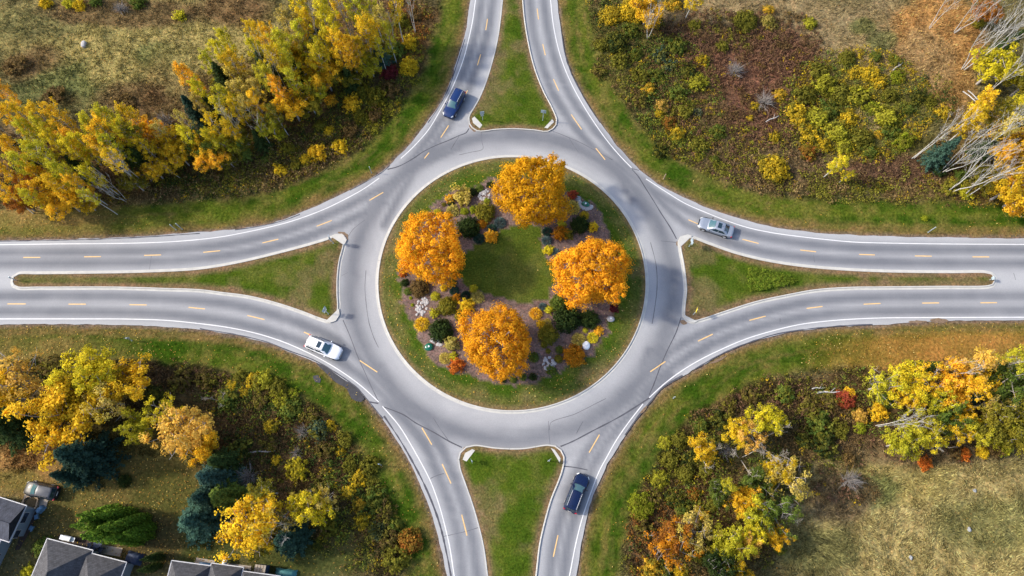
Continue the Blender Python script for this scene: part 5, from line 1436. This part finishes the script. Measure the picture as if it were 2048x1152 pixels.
# ------------------------------------------------------------------ rocks, covers and logs
M_stone = plain('pale_stone', (.36, .345, .345), .9, var=.35, scale=2.5)
M_rock = plain('grey_rock', (.24, .25, .26), .9, var=.3, scale=2)
M_greenlid = plain('green_gloss', (.0, .10, .055), .15, var=.1, coat=.5)
M_stonewall = plain('stone_ring', (.40, .39, .40), .9, var=.3, scale=3, bump=.4)

def stone_mesh(seed):
    r_ = random.Random(seed); bm = bmesh.new(); bmesh.ops.create_icosphere(bm, subdivisions=1, radius=.5)
    for v_ in bm.verts:
        v_.co *= r_.uniform(.78, 1.2); v_.co.z *= .6
    me = bpy.data.meshes.new('stone'); bm.to_mesh(me); bm.free(); me.materials.append(M_stone); return me
STONES = [stone_mesh(s) for s in range(6)]
def isl_z(p):
    d = ISL_R - .45 - math.hypot(p.x, p.y); return ZT + .05 + min(max(d, 0), 12) * .03
def rocks(label, u, v, rx, ry, n, rot=0.0):
    p = G(u, v, .3); p.z = isl_z(p)
    root = empty('rock_garden', p); tag(root, label, 'rocks', 'pale rock patches in the flower beds')
    s_ = (G(u + 10, v) - G(u, v)).length / 10
    for i in range(n):
        a = rnd.uniform(0, 6.28); q = rnd.random() ** .5
        x, y = rx * q * math.cos(a) * s_, ry * q * math.sin(a) * s_
        o = obj('stone', STONES[rnd.randrange(6)], root, (x * math.cos(rot) - y * math.sin(rot), x * math.sin(rot) + y * math.cos(rot), .03))
        k = rnd.uniform(.2, .46); o.scale = (k * 1.2, k, k); o.rotation_euler = (0, 0, rnd.uniform(0, 6.28))
rocks('pale rock patch under the left edge of tallest maple', 968, 391, 12, 13, 34)
rocks('pale rock patch near the left rim of island, above golden mound', 844, 614, 12, 20, 50, -.3)
rocks('pale rock patch to the right of the bottom maple', 1097, 727, 14, 13, 46)
rocks('grey rock arc beside the glossy green cover at lower left', 872, 684, 15, 5, 22, -.6)

def cover(label, u, v, rx, ry, mat, ring=True, rot=0.0, ringcol=None):
    p = G(u, v, .3); p.z = isl_z(p) - .05
    s_ = (G(u + 10, v) - G(u, v)).length / 10
    root = empty('garden_cover', p, rot); tag(root, label, 'cover')
    a_, b_ = rx * s_, ry * s_
    mb = MB(); rings = []
    for t, z in ((1.0, 0), (1.0, .18), (.93, .27), (.7, .36), (.35, .41), (.03, .42)):
        rings.append([Vector((a_ * t * math.cos(k * 6.2832 / 20), b_ * t * math.sin(k * 6.2832 / 20), z)) for k in range(20)])
    mb.add(*loft(rings)); o = mb.build('dome', mat, root, 50); fix_normals(o)
    if ring:
        for k in range(9):
            an = math.pi * (.95 + k * .125); q = Vector((a_ * 1.35 * math.cos(an), b_ * 1.5 * math.sin(an), .12))
            st = obj('edging_stone', STONES[k % 6], root, q); st.scale = (.75, .6, .5); st.rotation_euler = (0, 0, an)
    mb = MB(); mb.tube([(0, 0, .40), (0, 0, .47)], .12, 10); mb.build('cap', M_signwhite, root)
    return root
cover('glossy green oval cover at the lower left rim of flower bed', 858, 694, 9, 8, M_greenlid, False, .3)
cover('glossy green oval cover in a pale stone edging right of tallest maple', 1171, 409, 9, 6, M_greenlid, True, -.3)
cover('pale grey oval cover beside yellow mounds at lower right of island', 1172, 691, 8, 9, M_signwhite, False, .2)
cover('pale stone-coloured oval cover at the right rim of flower bed', 1221, 638, 8, 6, M_stone, False, -.2)

def boulder(label, u, v, r, mat=M_rock, seed=0, group=None):
    bm = bmesh.new(); bmesh.ops.create_icosphere(bm, subdivisions=3, radius=r)
    r_ = random.Random(seed); ph = [r_.uniform(0, 6) for _ in range(6)]
    for v_ in bm.verts:
        c_ = v_.co.normalized()
        v_.co *= 1 + .16 * math.sin(3 * c_.x + ph[0]) + .13 * math.sin(4 * c_.y + ph[1]) + .1 * math.sin(5 * c_.z + ph[2]) + .05 * math.sin(9 * c_.x + 7 * c_.y + ph[3]); v_.co.z *= .7
    me = bpy.data.meshes.new('boulder'); bm.to_mesh(me); bm.free(); me.materials.append(mat)
    p = G(u, v, r * .3); p.z = r * .25
    return tag(obj('boulder', me, None, p), label, 'boulder', group)
boulder('large pale boulder alone in the upper left meadow', 167, 89, .5, M_stone, 1)
boulder('grey boulder in the lower right field, topmost of its three', 1949, 981, .2, M_rock, 2, 'boulders in the lower right field')
boulder('grey boulder in the lower right field, middle of its three', 1939, 1059, .25, M_rock, 3, 'boulders in the lower right field')
boulder('grey boulder in the lower right field, lowest of its three', 1822, 1115, .24, M_rock, 4, 'boulders in the lower right field')
boulder('blue-grey boulder beside the red shrub right of tallest maple', 1157, 398, .42, M_rock, 5)

def log(label, a, b, r, mat=M_white_bark):
    p, q = G(*a, r), G(*b, r)
    n = (q - p); side = Vector((-n.y, n.x, 0)).normalized()
    root = empty('fallen_log', p); tag(root, label, 'log', 'fallen birch logs')
    d = q - p
    mb = MB(); mb.tube([(0, 0, r + .1), tuple(d * .35 + side * .1 + Vector((0, 0, r + .12))), tuple(d * .7 - side * .06 + Vector((0, 0, r + .2))), tuple(d + Vector((0, 0, r + .25)))], [r, r * .9, r * .7, r * .35], 7)
    mb.build('stem', mat, root)
    mb = MB(); mb.tube([tuple(d * .6 + Vector((0, 0, r + .2))), tuple(d * .8 + side * .5 + Vector((0, 0, r + .4)))], [r * .4, r * .15], 5); mb.build('branch', mat, root)
log('longer pale birch log in the brush left of the red shrub', (1632, 786.5), (1677, 784), .13)
log('shorter pale birch log in the brush left of the red shrub', (1623, 778), (1648, 776), .09)
log('pale birch log in brown brush at upper right', (1531, 245), (1556, 234), .09)
log('short pale log above the lime shrub at upper right', (1785, 142), (1803, 128), .10)
log('left of two crossed pale logs near the upper right wood', (1924, 184), (1957, 211), .09)
log('right of two crossed pale logs near the upper right wood', (1934, 182), (1958, 205), .08)
log('long grey log behind the lower left trees', (2, 832), (38, 835), .14, M_grey_bark)
log('grey log lying in the dark scrub left of lower road', (498, 906), (552, 902), .10, M_grey_bark)

# ------------------------------------------------------------------ houses
def shingles(name, col):
    m, nt, out = newmat(name)
    tc = N(nt, 'ShaderNodeTexCoord'); br = N(nt, 'ShaderNodeTexBrick')
    br.inputs['Scale'].default_value = 1.0; br.inputs['Brick Width'].default_value = .33; br.inputs['Row Height'].default_value = .15; br.inputs['Mortar Size'].default_value = .012
    br.inputs['Color1'].default_value = (*[c * .8 for c in col], 1); br.inputs['Color2'].default_value = (*[c * 1.2 for c in col], 1); br.inputs['Mortar'].default_value = (*[c * .5 for c in col], 1)
    nt.links.new(tc.outputs['Object'], br.inputs['Vector'])
    no = N(nt, 'ShaderNodeTexNoise'); no.inputs['Scale'].default_value = 2.2; no.inputs['Detail'].default_value = 7; nt.links.new(tc.outputs['Object'], no.inputs['Vector'])
    mr = N(nt, 'ShaderNodeMapRange'); mr.inputs['From Min'].default_value = .3; mr.inputs['From Max'].default_value = .7; mr.inputs['To Min'].default_value = .75; mr.inputs['To Max'].default_value = 1.25; nt.links.new(no.outputs['Fac'], mr.inputs['Value'])
    sc = N(nt, 'ShaderNodeVectorMath', operation='SCALE'); nt.links.new(br.outputs['Color'], sc.inputs[0]); nt.links.new(mr.outputs[0], sc.inputs['Scale'])
    b = N(nt, 'ShaderNodeBsdfPrincipled'); b.inputs['Roughness'].default_value = .9; nt.links.new(sc.outputs[0], b.inputs['Base Color']); nt.links.new(b.outputs[0], out.inputs[0])
    return m
M_shingle = shingles('grey_shingles', (.06, .06, .068))
M_shingle2 = shingles('blue_grey_shingles', (.055, .06, .08))
M_siding = plain('grey_siding', (.17, .21, .25), .8, var=.06, scale=1)
M_sidingw = plain('pale_siding', (.25, .26, .28), .8, var=.06, scale=1)
M_trim = plain('white_trim', (.45, .45, .47), .6, var=.04)
M_win = plain('window_glass', (.02, .03, .05), .1, var=.1, spec=.8)
M_paving = plain('patio_concrete', (.36, .31, .26), .9, var=.18, scale=1.2, bump=.2)
M_mulch = plain('red_mulch', (.045, .028, .022), .95, var=.4, scale=4, bump=.5)

def house(label, A, udir_pt, eave, vols, wallmat, roofmat):
    """A: roof corner point, udir_pt: a second point along the same eave (both at eave height);
    vols: list of dicts u0,u1,v0,v1,rise,kind"""
    a = G(*A, eave); b = G(*udir_pt, eave); d = b - a
    rz = math.atan2(d.y, d.x)
    root = empty('house', (a.x, a.y, 0), rz); tag(root, label, 'house')
    ov = .4
    for V_ in vols:
        u0, u1, v0, v1, rise = V_['u0'], V_['u1'], -V_['v1'], -V_['v0'], V_['rise']
        z0 = V_.get('eave', eave); z1 = z0 + rise
        mb = MB(); mb.prism([(u0 + ov, v0 + ov), (u1 - ov, v0 + ov), (u1 - ov, v1 - ov), (u0 + ov, v1 - ov)], -.1, z0 - .02)
        wl = mb.build('wall', wallmat, root)
        w_, l_ = u1 - u0, v1 - v0
        c = [Vector((u0, v0, z0)), Vector((u1, v0, z0)), Vector((u1, v1, z0)), Vector((u0, v1, z0))]
        if w_ <= l_:
            k = w_ / 2 if V_['kind'] == 'hip' else 0
            r0, r1 = Vector(((u0 + u1) / 2, v0 + k, z1)), Vector(((u0 + u1) / 2, v1 - k, z1))
            planes = [[c[0], r0, r1, c[3]], [c[1], c[2], r1, r0], [c[3], r1, c[2]], [c[0], c[1], r0]]
        else:
            k = l_ / 2 if V_['kind'] == 'hip' else 0
            r0, r1 = Vector((u0 + k, (v0 + v1) / 2, z1)), Vector((u1 - k, (v0 + v1) / 2, z1))
            planes = [[c[0], c[1], r1, r0], [c[2], c[3], r0, r1], [c[1], c[2], r1], [c[3], c[0], r0]]
        mb = MB()
        for q in planes:
            up_ = Vector((0, 0, .16)); n = len(q)
            mb.add([p for p in q] + [p + up_ for p in q], [tuple(range(n)), tuple(range(2 * n - 1, n - 1, -1))] + [(i, (i + 1) % n, n + (i + 1) % n, n + i) for i in range(n)])
        rf = mb.build('roof', roofmat, root); fix_normals(rf)
        mb = MB(); mb.tube([r0 + Vector((0, 0, .17)), r1 + Vector((0, 0, .17))], .09, 6); mb.build('ridge_cap', roofmat, rf)
        for i in range(4):
            p, q = c[i], c[(i + 1) % 4]
            if V_['kind'] == 'gable' and ((i % 2 == 0) == (w_ <= l_)): pass
            mm = (p + q) / 2; dd = q - p; outw = Vector((dd.y, -dd.x, 0)).normalized()
            mb = MB(); mb.box((mm.x + outw.x * .06, mm.y + outw.y * .06, z0 + .07), (dd.length + .14, .10, .10), math.atan2(dd.y, dd.x)); mb.build('gutter', M_trim, root)
        for (su, sv) in V_.get('vents', []):
            # small roof vents
            uu, vv = u0 + w_ * su, v0 + l_ * sv
            hh = z0 + rise * min(1, 2 * min(su, 1 - su, sv * l_ / w_, (1 - sv) * l_ / w_)) + .16
            mb = MB(); mb.tube([(uu, vv, hh - .2), (uu, vv, hh + .3), (uu, vv, hh + .4)], [.08, .08, .15], 8); mb.build('roof_vent', M_galv, rf)
        for (side, s, zc, ww, hw) in V_.get('wins', []):
            if side == 'R': px_, py_, ang = u1 - ov, v0 + l_ * s, math.pi / 2
            elif side == 'T': px_, py_, ang = u0 + w_ * s, v1 - ov, 0
            ox, oy = (.03, 0) if side == 'R' else (0, .03)
            mb = MB(); mb.box((px_ + ox, py_ + oy, zc), (ww + .16, .08, hw + .16), ang); f = mb.build('window', M_trim, wl)
            mb = MB(); mb.box((px_ + ox * 1.8, py_ + oy * 1.8, zc), (ww, .06, hw), ang); mb.build('pane', M_win, wl)
    return root
hA = (96, 1078); hB = (255, 1119)
wAB = (G(187, 1098, 2.8) - G(96, 1078, 2.8)).length; wAC = (G(255, 1119, 2.8) - G(96, 1078, 2.8)).length
house('grey hip-roofed house with white gutters at the bottom left', hA, hB, 2.8, [
    dict(u0=0, u1=wAB, v0=0, v1=13, rise=2.1, kind='hip', vents=[(.2, .55)], wins=[('R', .6, 1.5, 1.2, 1.1)]),
    dict(u0=wAB - .6, u1=wAC, v0=.35, v1=12.5, rise=1.75, eave=2.78, kind='hip', vents=[(.35, .78), (.28, .62)], wins=[('R', .8, 1.5, 1.2, 1.1), ('R', .45, 1.5, 1.2, 1.1), ('T', .6, 1.3, 1.6, 1.6)])], M_siding, M_shingle)
# left house: gabled, ridge runs down the picture
gA = G(53, 1012, 2.7); gB = G(19, 1083, 2.7); gd_ = (gB - gA).normalized()
rz_ = math.atan2(gd_.y, gd_.x)
lh = house('blue-grey gabled house cut by the left picture edge', (53, 1012), (19, 1083), 2.7, [
    dict(u0=0, u1=(gB - gA).length, v0=0, v1=6.2, rise=1.35, kind='gable'),
    dict(u0=(gB - gA).length - .5, u1=(gB - gA).length + 9, v0=1.1, v1=6.6, rise=1.2, eave=2.62, kind='gable')], M_siding, M_shingle2)
# windows on the wall that faces the lawn
for (s_, w_) in ((1.5, 1.2), (3.4, .9)):
    mb = MB(); mb.box((s_, -.37, 1.5), (w_ + .1, .06, .9)); mb.build('window', M_trim, lh)
    mb = MB(); mb.box((s_, -.35, 1.5), (w_, .06, .8)); mb.build('pane', M_win, lh)
for (s_, w_) in ((6.4, .8), (9.2, 2.2)):
    mb = MB(); mb.box((s_, -1.47, 1.45), (w_ + .1, .06, 1.0)); mb.build('window', M_trim, lh)
    mb = MB(); mb.box((s_, -1.45, 1.45), (w_, .06, .9)); mb.build('pane', M_win, lh)
kA = (345, 1122); kB = (485, 1141); k1 = (G(422, 1132, 2.8) - G(345, 1122, 2.8)).length; k2 = (G(485, 1141, 2.8) - G(345, 1122, 2.8)).length; k3 = (G(560, 1154, 2.8) - G(345, 1122, 2.8)).length
house('grey-roofed house with white gutters along the bottom edge', kA, kB, 2.8, [
    dict(u0=0, u1=k1, v0=0, v1=11, rise=1.9, kind='hip', wins=[('T', .5, 1.4, 1.4, 1.5)]),
    dict(u0=k1 + .05, u1=k2, v0=-.3, v1=10.5, rise=1.6, eave=2.78, kind='hip'),
    dict(u0=k2 + .1, u1=k3, v0=.1, v1=10, rise=1.5, eave=2.76, kind='hip')], M_sidingw, M_shingle)

def slab(label, pts, z, mat=M_paving, name='patio'):
    mb = MB(); mb.prism([tuple(q) for q in GA(pts)], -.1, z)
    o = mb.build(name, mat); tag(o, kind='structure'); return o
slab('', [(52, 984), (97, 1000), (90, 1021), (66, 1019), (42, 1010)], .06)
slab('', [(206, 1090), (246, 1096), (240, 1113), (196, 1107)], .05)
slab('', [(393, 1115), (430, 1121), (430, 1140), (388, 1134)], .05)
slab('', [(452, 1126), (503, 1132), (500, 1150), (450, 1142)], .055)
slab('', [(58, 1022), (74, 1022), (66, 1050), (50, 1080), (38, 1100), (30, 1100)], .04, M_mulch, 'mulch_bed')
slab('', [(118, 1068), (190, 1082), (200, 1092), (190, 1100), (116, 1080)], .035, M_mulch, 'mulch_bed')

def firepit(u, v):
    p = G(u, v, .3); root = empty('fire_pit', (p.x, p.y, .05)); tag(root, 'brown hexagonal fire pit on the patio beside the parked SUV', 'fire pit')
    r = .85
    for k in range(6):
        a = k * math.pi / 3; mb = MB(); mb.box((r * math.cos(a), r * math.sin(a), .2), (.16, .95, .4), a); mb.build('side_panel', M_wood, root)
    mb = MB(); mb.tube([(0, 0, .02), (0, 0, .26)], .75, 6); mb.build('ash_bed', plain('ash', (.09, .065, .03), .95, var=.4, scale=5), root)
firepit(61, 1006)
M_navy = plain('navy_fabric', (.02, .035, .08), .7, var=.1)
M_bluefab = plain('blue_fabric', (.10, .20, .32), .7, var=.15)
def chair(label, u, v, rz, mat=M_navy, group='dark garden chairs by the houses'):
    p = G(u, v, .4); root = empty('garden_chair', (p.x, p.y, .05), rz); tag(root, label, 'chair', group)
    mb = MB(); mb.box((0, 0, .42), (.55, .55, .06)); mb.build('seat', mat, root)
    mb = MB(); mb.add([(-.28, -.28, .45), (.28, -.28, .45), (.28, -.22, .45), (-.28, -.22, .45), (-.28, -.46, .98), (.28, -.46, .98), (.28, -.40, .98), (-.28, -.40, .98)], [(3, 2, 1, 0), (4, 5, 6, 7), (0, 1, 5, 4), (1, 2, 6, 5), (2, 3, 7, 6), (3, 0, 4, 7)]); mb.build('backrest', mat, root)
    for sx in (-1, 1):
        for sy in (-1, 1):
            mb = MB(); mb.tube([(sx * .25, sy * .25, .42), (sx * .28, sy * .28, 0)], .02, 5); mb.build('leg', M_black, root)
        mb = MB(); mb.box((sx * .3, 0, .62), (.06, .5, .04)); mb.build('armrest', M_black, root)
chair('dark garden chair at the left end of the row above hip-roofed house', 180, 1090, .3)
chair('dark garden chair, second in the row above hip-roofed house', 191, 1092, -.2)
chair('dark garden chair nearest the pale patio of hip-roofed house', 202, 1099, 2.6)
chair('blue-grey garden chair nearest the corner of gabled left house', 74, 1034, 1.9, M_bluefab)
chair('blue garden chair further down beside the gabled left house', 64, 1056, 1.2, M_bluefab)
def table(label, u, v, r, mat, h=.72):
    p = G(u, v, h); root = empty('garden_table', (p.x, p.y, .05)); tag(root, label, 'table')
    mb = MB(); mb.tube([(0, 0, h - .05), (0, 0, h)], r, 20); mb.build('table_top', mat, root)
    for k in range(4):
        a = k * math.pi / 2 + .4; mb = MB(); mb.tube([(r * .5 * math.cos(a), r * .5 * math.sin(a), h - .05), (r * .75 * math.cos(a), r * .75 * math.sin(a), 0)], .03, 5); mb.build('leg', M_black, root)
table('round dark garden table among the chairs above hip-roofed house', 196, 1086, .55, M_navy)
def grill(label, u, v, rz, mat):
    p = G(u, v, .8); root = empty('barbecue_grill', (p.x, p.y, .02), rz); tag(root, label, 'grill')
    mb = MB(); mb.box((0, 0, .6), (1.0, .55, .3)); mb.build('firebox', M_black, root)
    V = []; secs = []
    for x in (-.5, .5): secs.append([Vector((x, .3 * math.cos(t), .75 + .3 * math.sin(t))) for t in np.linspace(0, math.pi, 9)])
    mb = MB(); mb.add(*loft(secs)); o = mb.build('lid', mat, root); fix_normals(o)
    for sx in (-1, 1):
        mb = MB(); mb.box((sx * .72, 0, .74), (.4, .5, .04)); mb.build('side_shelf', mat, root)
        mb = MB(); mb.box((sx * .42, 0, .22), (.06, .5, .46)); mb.build('leg', M_black, root)
grill('white covered grill standing on the lawn above hip-roofed house', 134, 1077, -.2, M_signwhite)
grill('pale grill at the patio of the bottom edge house', 413, 1131, -.15, M_bluefab)
grill('small white grill between the two patios at bottom edge', 447, 1128, 1.2, M_signwhite)
def tarp(label, u, v, sx, sy, h, rz, mat, name='covered_furniture'):
    p = G(u, v, h * .6); root = obj(name, bpy.data.meshes.new(name)); tag(root, label, 'tarp')
    bm = bmesh.new(); bmesh.ops.create_grid(bm, x_segments=14, y_segments=10, size=1)
    for v_ in bm.verts:
        x, y = v_.co.x, v_.co.y; e = max(abs(x), abs(y)); f_ = 1 - sm(.72, 1, e)
        v_.co = Vector((x * sx * (1 + .05 * math.sin(y * 9)), y * sy * (1 + .05 * math.sin(x * 7)), .03 + h * float(f_) * (1 + .08 * math.sin(x * 5 + y * 3))))
    bm.to_mesh(root.data); bm.free(); root.data.materials.append(mat); root.data.polygons.foreach_set('use_smooth', np.ones(len(root.data.polygons), bool))
    root.location = (p.x, p.y, 0); root.rotation_euler = (0, 0, rz)
tarp('blue tarpaulin over furniture at the patio corner by parked SUV', 80, 1019, .5, .3, .7, .9, M_bluefab)
tarp('dark blue covered pile right of the hip-roofed house', 266, 1117, 1.0, .7, .7, -.2, M_navy)
tarp('teal covered pile at the bottom edge beside the last roof', 570, 1149, 1.3, .6, .6, -.1, plain('teal_cover', (.04, .16, .17), .7, var=.15))
def shed(u, v):
    p = G(u, v, 1.0); root = empty('garden_shed', (p.x, p.y, 0), -.1); tag(root, 'small tan box shed with dark sides behind the bottom edge house', 'shed')
    mb = MB(); mb.box((0, 0, .75), (1.15, .95, 1.5)); mb.build('wall', M_navy, root)
    mb = MB(); mb.box((0, 0, 1.56), (1.3, 1.1, .1)); rf = mb.build('roof', M_paving, root)
    for k in (-1, 0, 1):
        mb = MB(); mb.box((k * .35, 0, 1.625), (.05, 1.06, .03)); mb.build('batten', M_wood, rf)
    mb = MB(); mb.box((.2, -.49, .7), (.6, .04, 1.25)); mb.build('door', M_siding, root)
shed(523, 1139)
# ------------------------------------------------------------------ rough grass, underbrush and fallen leaves
rng = np.random.default_rng(123)
BRUSH = [
 (640,335,210,60,1.3,'brown,tan,olive,brown'),(560,372,170,32,1.4,'brown,tan,olive'),(430,378,130,30,1.2,'brown,tan,dark green'),(790,180,60,150,1.3,'brown,olive,yellow-green'),(300,395,180,18,1.0,'brown,tan'),(1480,370,260,30,1.2,'tan,brown,olive'),(1800,385,220,25,1.2,'tan,brown,olive'),(1290,300,80,70,1.0,'tan,brown,olive'), # x, y, rx, ry, density, colours
 (640,330,180,60,1.0,'brown,olive,brown,tan'),(760,200,100,130,1.0,'olive,brown,green,yellow-green'),(560,270,120,60,.9,'olive,brown,dark green'),(500,320,120,40,.8,'brown,olive'),(820,60,50,80,.9,'brown,olive,rust'),
 (620,200,200,110,.6,'dark green,olive'),(180,350,260,70,.6,'dark green,olive,brown'),(380,330,90,50,.9,'brown,dark green,olive'),
 (1230,160,110,170,1.0,'olive,green,brown,dark green'),(1330,210,110,130,1.0,'olive,brown,yellow-green,green'),(1490,165,165,135,1.3,'purple,purple,purple,brown'),(1430,60,130,40,.9,'brown,purple,purple,olive'),(1440,295,150,42,.7,'olive,brown,yellow-green'),
 (1710,210,150,110,1.15,'yellow-green,olive,green,yellow'),(1620,340,300,50,.6,'brown,tan,purple,olive'),(1560,80,80,60,1.0,'purple,purple,brown'),(1960,340,110,90,.7,'olive,brown,yellow'),(1850,200,60,50,.8,'olive,dark green'),
 (640,900,220,170,.95,'brown,brown,olive,dark green'),(740,1020,110,120,1.1,'olive,brown,yellow-green,green'),(540,790,150,55,1.1,'olive,yellow-green,brown,green'),(350,755,240,35,.9,'brown,purple,olive'),(80,735,110,22,.9,'brown,dark green'),(800,1090,55,60,1.0,'brown,olive,dark green'),(470,880,90,90,.8,'dark green,brown'),
 (1350,900,110,120,1.25,'dark green,olive,yellow-green,brown'),(1320,1060,90,110,1.0,'brown,olive,dark green,rust'),(1540,800,160,50,1.0,'brown,olive,purple'),(1640,860,90,80,1.1,'dark green,olive,brown'),(1480,980,120,110,.8,'olive,brown,green'),(1420,1110,120,50,.9,'dark green,olive,brown'),
 (1850,800,210,80,.7,'olive,green,brown'),(1700,790,60,50,.8,'brown,olive'),(1890,890,170,35,.5,'brown,purple'),(1690,970,70,50,.5,'purple,brown'),
]
BC = {'brown': (.14, .09, .038), 'olive': (.19, .18, .028), 'purple': (.18, .098, .058), 'tan': (.27, .19, .08), 'green': (.13, .175, .03), 'dark green': (.05, .075, .02), 'yellow-green': (.21, .20, .022), 'yellow': (.36, .26, .02), 'rust': (.25, .11, .03)}
CP = []; CC = []; CS = []
for (bx, by, rx, ry, dn, cols) in BRUSH:
    c4 = GA([(bx - rx, by), (bx + rx, by), (bx, by - ry), (bx, by + ry)])
    wx = abs(c4[1, 0] - c4[0, 0]) / 2; wy = abs(c4[2, 1] - c4[3, 1]) / 2
    n = int(math.pi * wx * wy * 3.6 * dn)
    q = rng.random(n) ** .5; a = rng.random(n) * 6.2832
    u = bx + rx * q * np.cos(a) * 1.05; v = by + ry * q * np.sin(a) * 1.05
    p = GA(np.stack([u, v], 1))
    keep = fbm(p[:, 0], p[:, 1], 4, 61) * .7 + rng.random(n) * .5 > .42
    p = p[keep]
    CP.append(p); pal = cols.split(',')
    zi = (fbm(p[:, 0], p[:, 1], 3.0, 62) * 2.2 + rng.random(len(p)) * .6 - .7) * len(pal)
    zi = np.clip(zi.astype(int), 0, len(pal) - 1)
    CC.append(np.array([BC[k] for k in pal])[zi]); CS.append(rng.uniform(.3, .85, len(p)) * (.75 if 'purple' in cols else 1))
CP, CC, CS = map(np.concatenate, (CP, CC, CS))
d = offroad(CP[:, 0], CP[:, 1])
k = d > VERGE + .1 + rng.normal(0, .35, len(d))
CP, CC, CS = CP[k], CC[k], CS[k]
per = 17
idx = np.repeat(np.arange(len(CP)), per)
dr = unit(rng.normal(size=(len(idx), 3))); dr[:, 2] = np.abs(dr[:, 2])
P = np.stack([CP[idx, 0], CP[idx, 1], np.full(len(idx), .05)], 1) + dr * (CS[idx] * rng.uniform(.45, 1.1, len(idx)))[:, None]
V, F_ = leaf_quads(P, rng.uniform(.12, .27, len(idx)), dr + rng.normal(0, .5, dr.shape), rng)
me = mesh_np('underbrush', V, F_, [M_blade])
cl = CC[idx] * (rng.normal(1, .16, len(CP))[idx] * rng.normal(1, .18, len(idx)))[:, None]
pop = rng.random(len(CP))[idx] < .035
cl[pop] = np.array((.42, .28, .02))
cattr(me, 'Col', np.clip(cl, .01, .8))
tag(obj('underbrush', me), 'tangled brown and olive underbrush between the trees and the mown verges', 'underbrush', kind='stuff')

# grass blades on all rough ground
n = 420000
u = rng.uniform(-90, 2138, n); v = rng.uniform(-70, 1200, n)
p = GA(np.stack([u, v], 1)); x, y = p[:, 0], p[:, 1]
d = offroad(x, y)
c, rough = ground_field(x, y, d)
tus = fbm(x, y, 1.3, 95, 3)
k = (d > .15) & (((rough > .3) & (tus + rng.normal(0, .08, n) > .46)) | (rng.random(n) < .22))
x, y, c, rough, d = x[k], y[k], c[k], rough[k], d[k]
n = len(x)
hh = np.where(rough > .3, rng.uniform(.14, .46, n), rng.uniform(.05, .12, n))
tuft = 3
X3 = np.repeat(np.arange(n), tuft)
lean = rng.normal(0, .5, (len(X3), 2)) + (np.stack([vnoise(x, y, 2.2, 91), vnoise(x, y, 2.2, 92)], 1)[X3] - .5) * 2.4
b0 = np.stack([x[X3], y[X3], np.full(len(X3), -.05)], 1) + np.concatenate([rng.normal(0, .10, (len(X3), 2)), np.zeros((len(X3), 1))], 1)
gz_t = (fbm(b0[:, 0], b0[:, 1], 1.9, 7) - .5) * .55 + (fbm(b0[:, 0], b0[:, 1], 14, 8) - .5) * .5
b0[:, 2] += gz_t * rough[X3]
hX = hh[X3] * rng.uniform(.6, 1.2, len(X3))
tip = b0 + np.concatenate([lean * hX[:, None], hX[:, None] + .05], 1)
w_ = unit(np.concatenate([rng.normal(size=(len(X3), 2)), np.zeros((len(X3), 1))], 1)) * (.03 + .025 * (rough[X3] > .3))[:, None]
V = np.stack([b0 - w_, b0 + w_, tip], 1).reshape(-1, 3)
me = mesh_np('grass', V, np.arange(len(V)).reshape(-1, 3), [M_blade])
cg = c[X3] * (rng.normal(1.25, .4, n)[X3] * rng.normal(1, .15, len(X3)))[:, None] * np.where(rng.random(len(X3)) < .3, 1.35, 1)[:, None]
cattr(me, 'Col', np.clip(cg, .01, .6))
tag(obj('grass', me), 'dry meadow grass and weeds on the rough ground', 'grass', kind='stuff')

# fallen leaves
n = 42000
u = rng.uniform(-30, 2080, n); v = rng.uniform(-20, 1170, n)
p = GA(np.stack([u, v], 1)); x, y = p[:, 0], p[:, 1]
d = offroad(x, y); r = np.hypot(x, y)
pr = .05 + .75 * ((v > 600) & (u < 420)) * (1 - sm(250, 420, u)) + .85 * ((v > 880) & (u < 450)) + .8 * ((v < 560) & (u < 300)) * (1 - sm(150, 330, u)) + .9 * ((u > 1600) & (v > 620) & (v < 900)) + .25 * ((v > 700) & (u < 1000)) + .6 * ((u > 1800) & (v < 220)) + .5 * ((u > 1930) & (v < 480))
k = (d > .3) & (rng.random(n) < pr)
x1, y1 = x[k], y[k]; z1 = np.full(len(x1), .07)
n2 = 1500                                   # under the maples
a = rng.random(n2) * 6.28; q = ISL_R - .6 - np.abs(rng.normal(0, 4.5, n2)); q = np.clip(q, .5, None)
x2, y2 = q * np.cos(a), q * np.sin(a); z2 = ZT + np.clip(ISL_R - .45 - q, 0, 12) * .03 + .06
lx = np.concatenate([x1, x2]); ly = np.concatenate([y1, y2]); lz = np.concatenate([z1, z2])
nn = len(lx)
V, F_ = leaf_quads(np.stack([lx, ly, lz], 1), rng.uniform(.10, .2, nn), np.array((0, 0, 1)) + rng.normal(0, .3, (nn, 3)), rng)
me = mesh_np('fallen_leaves', V, F_, [M_blade])
pal = np.array([(.55, .36, .05), (.5, .27, .06), (.38, .2, .06), (.6, .46, .16), (.3, .16, .05)])
cattr(me, 'Col', pal[rng.integers(0, 5, nn)] * rng.uniform(.7, 1.2, nn)[:, None])
tag(obj('fallen_leaves', me), 'yellow and brown leaves strewn over the verges and lawns', 'leaves', kind='stuff')
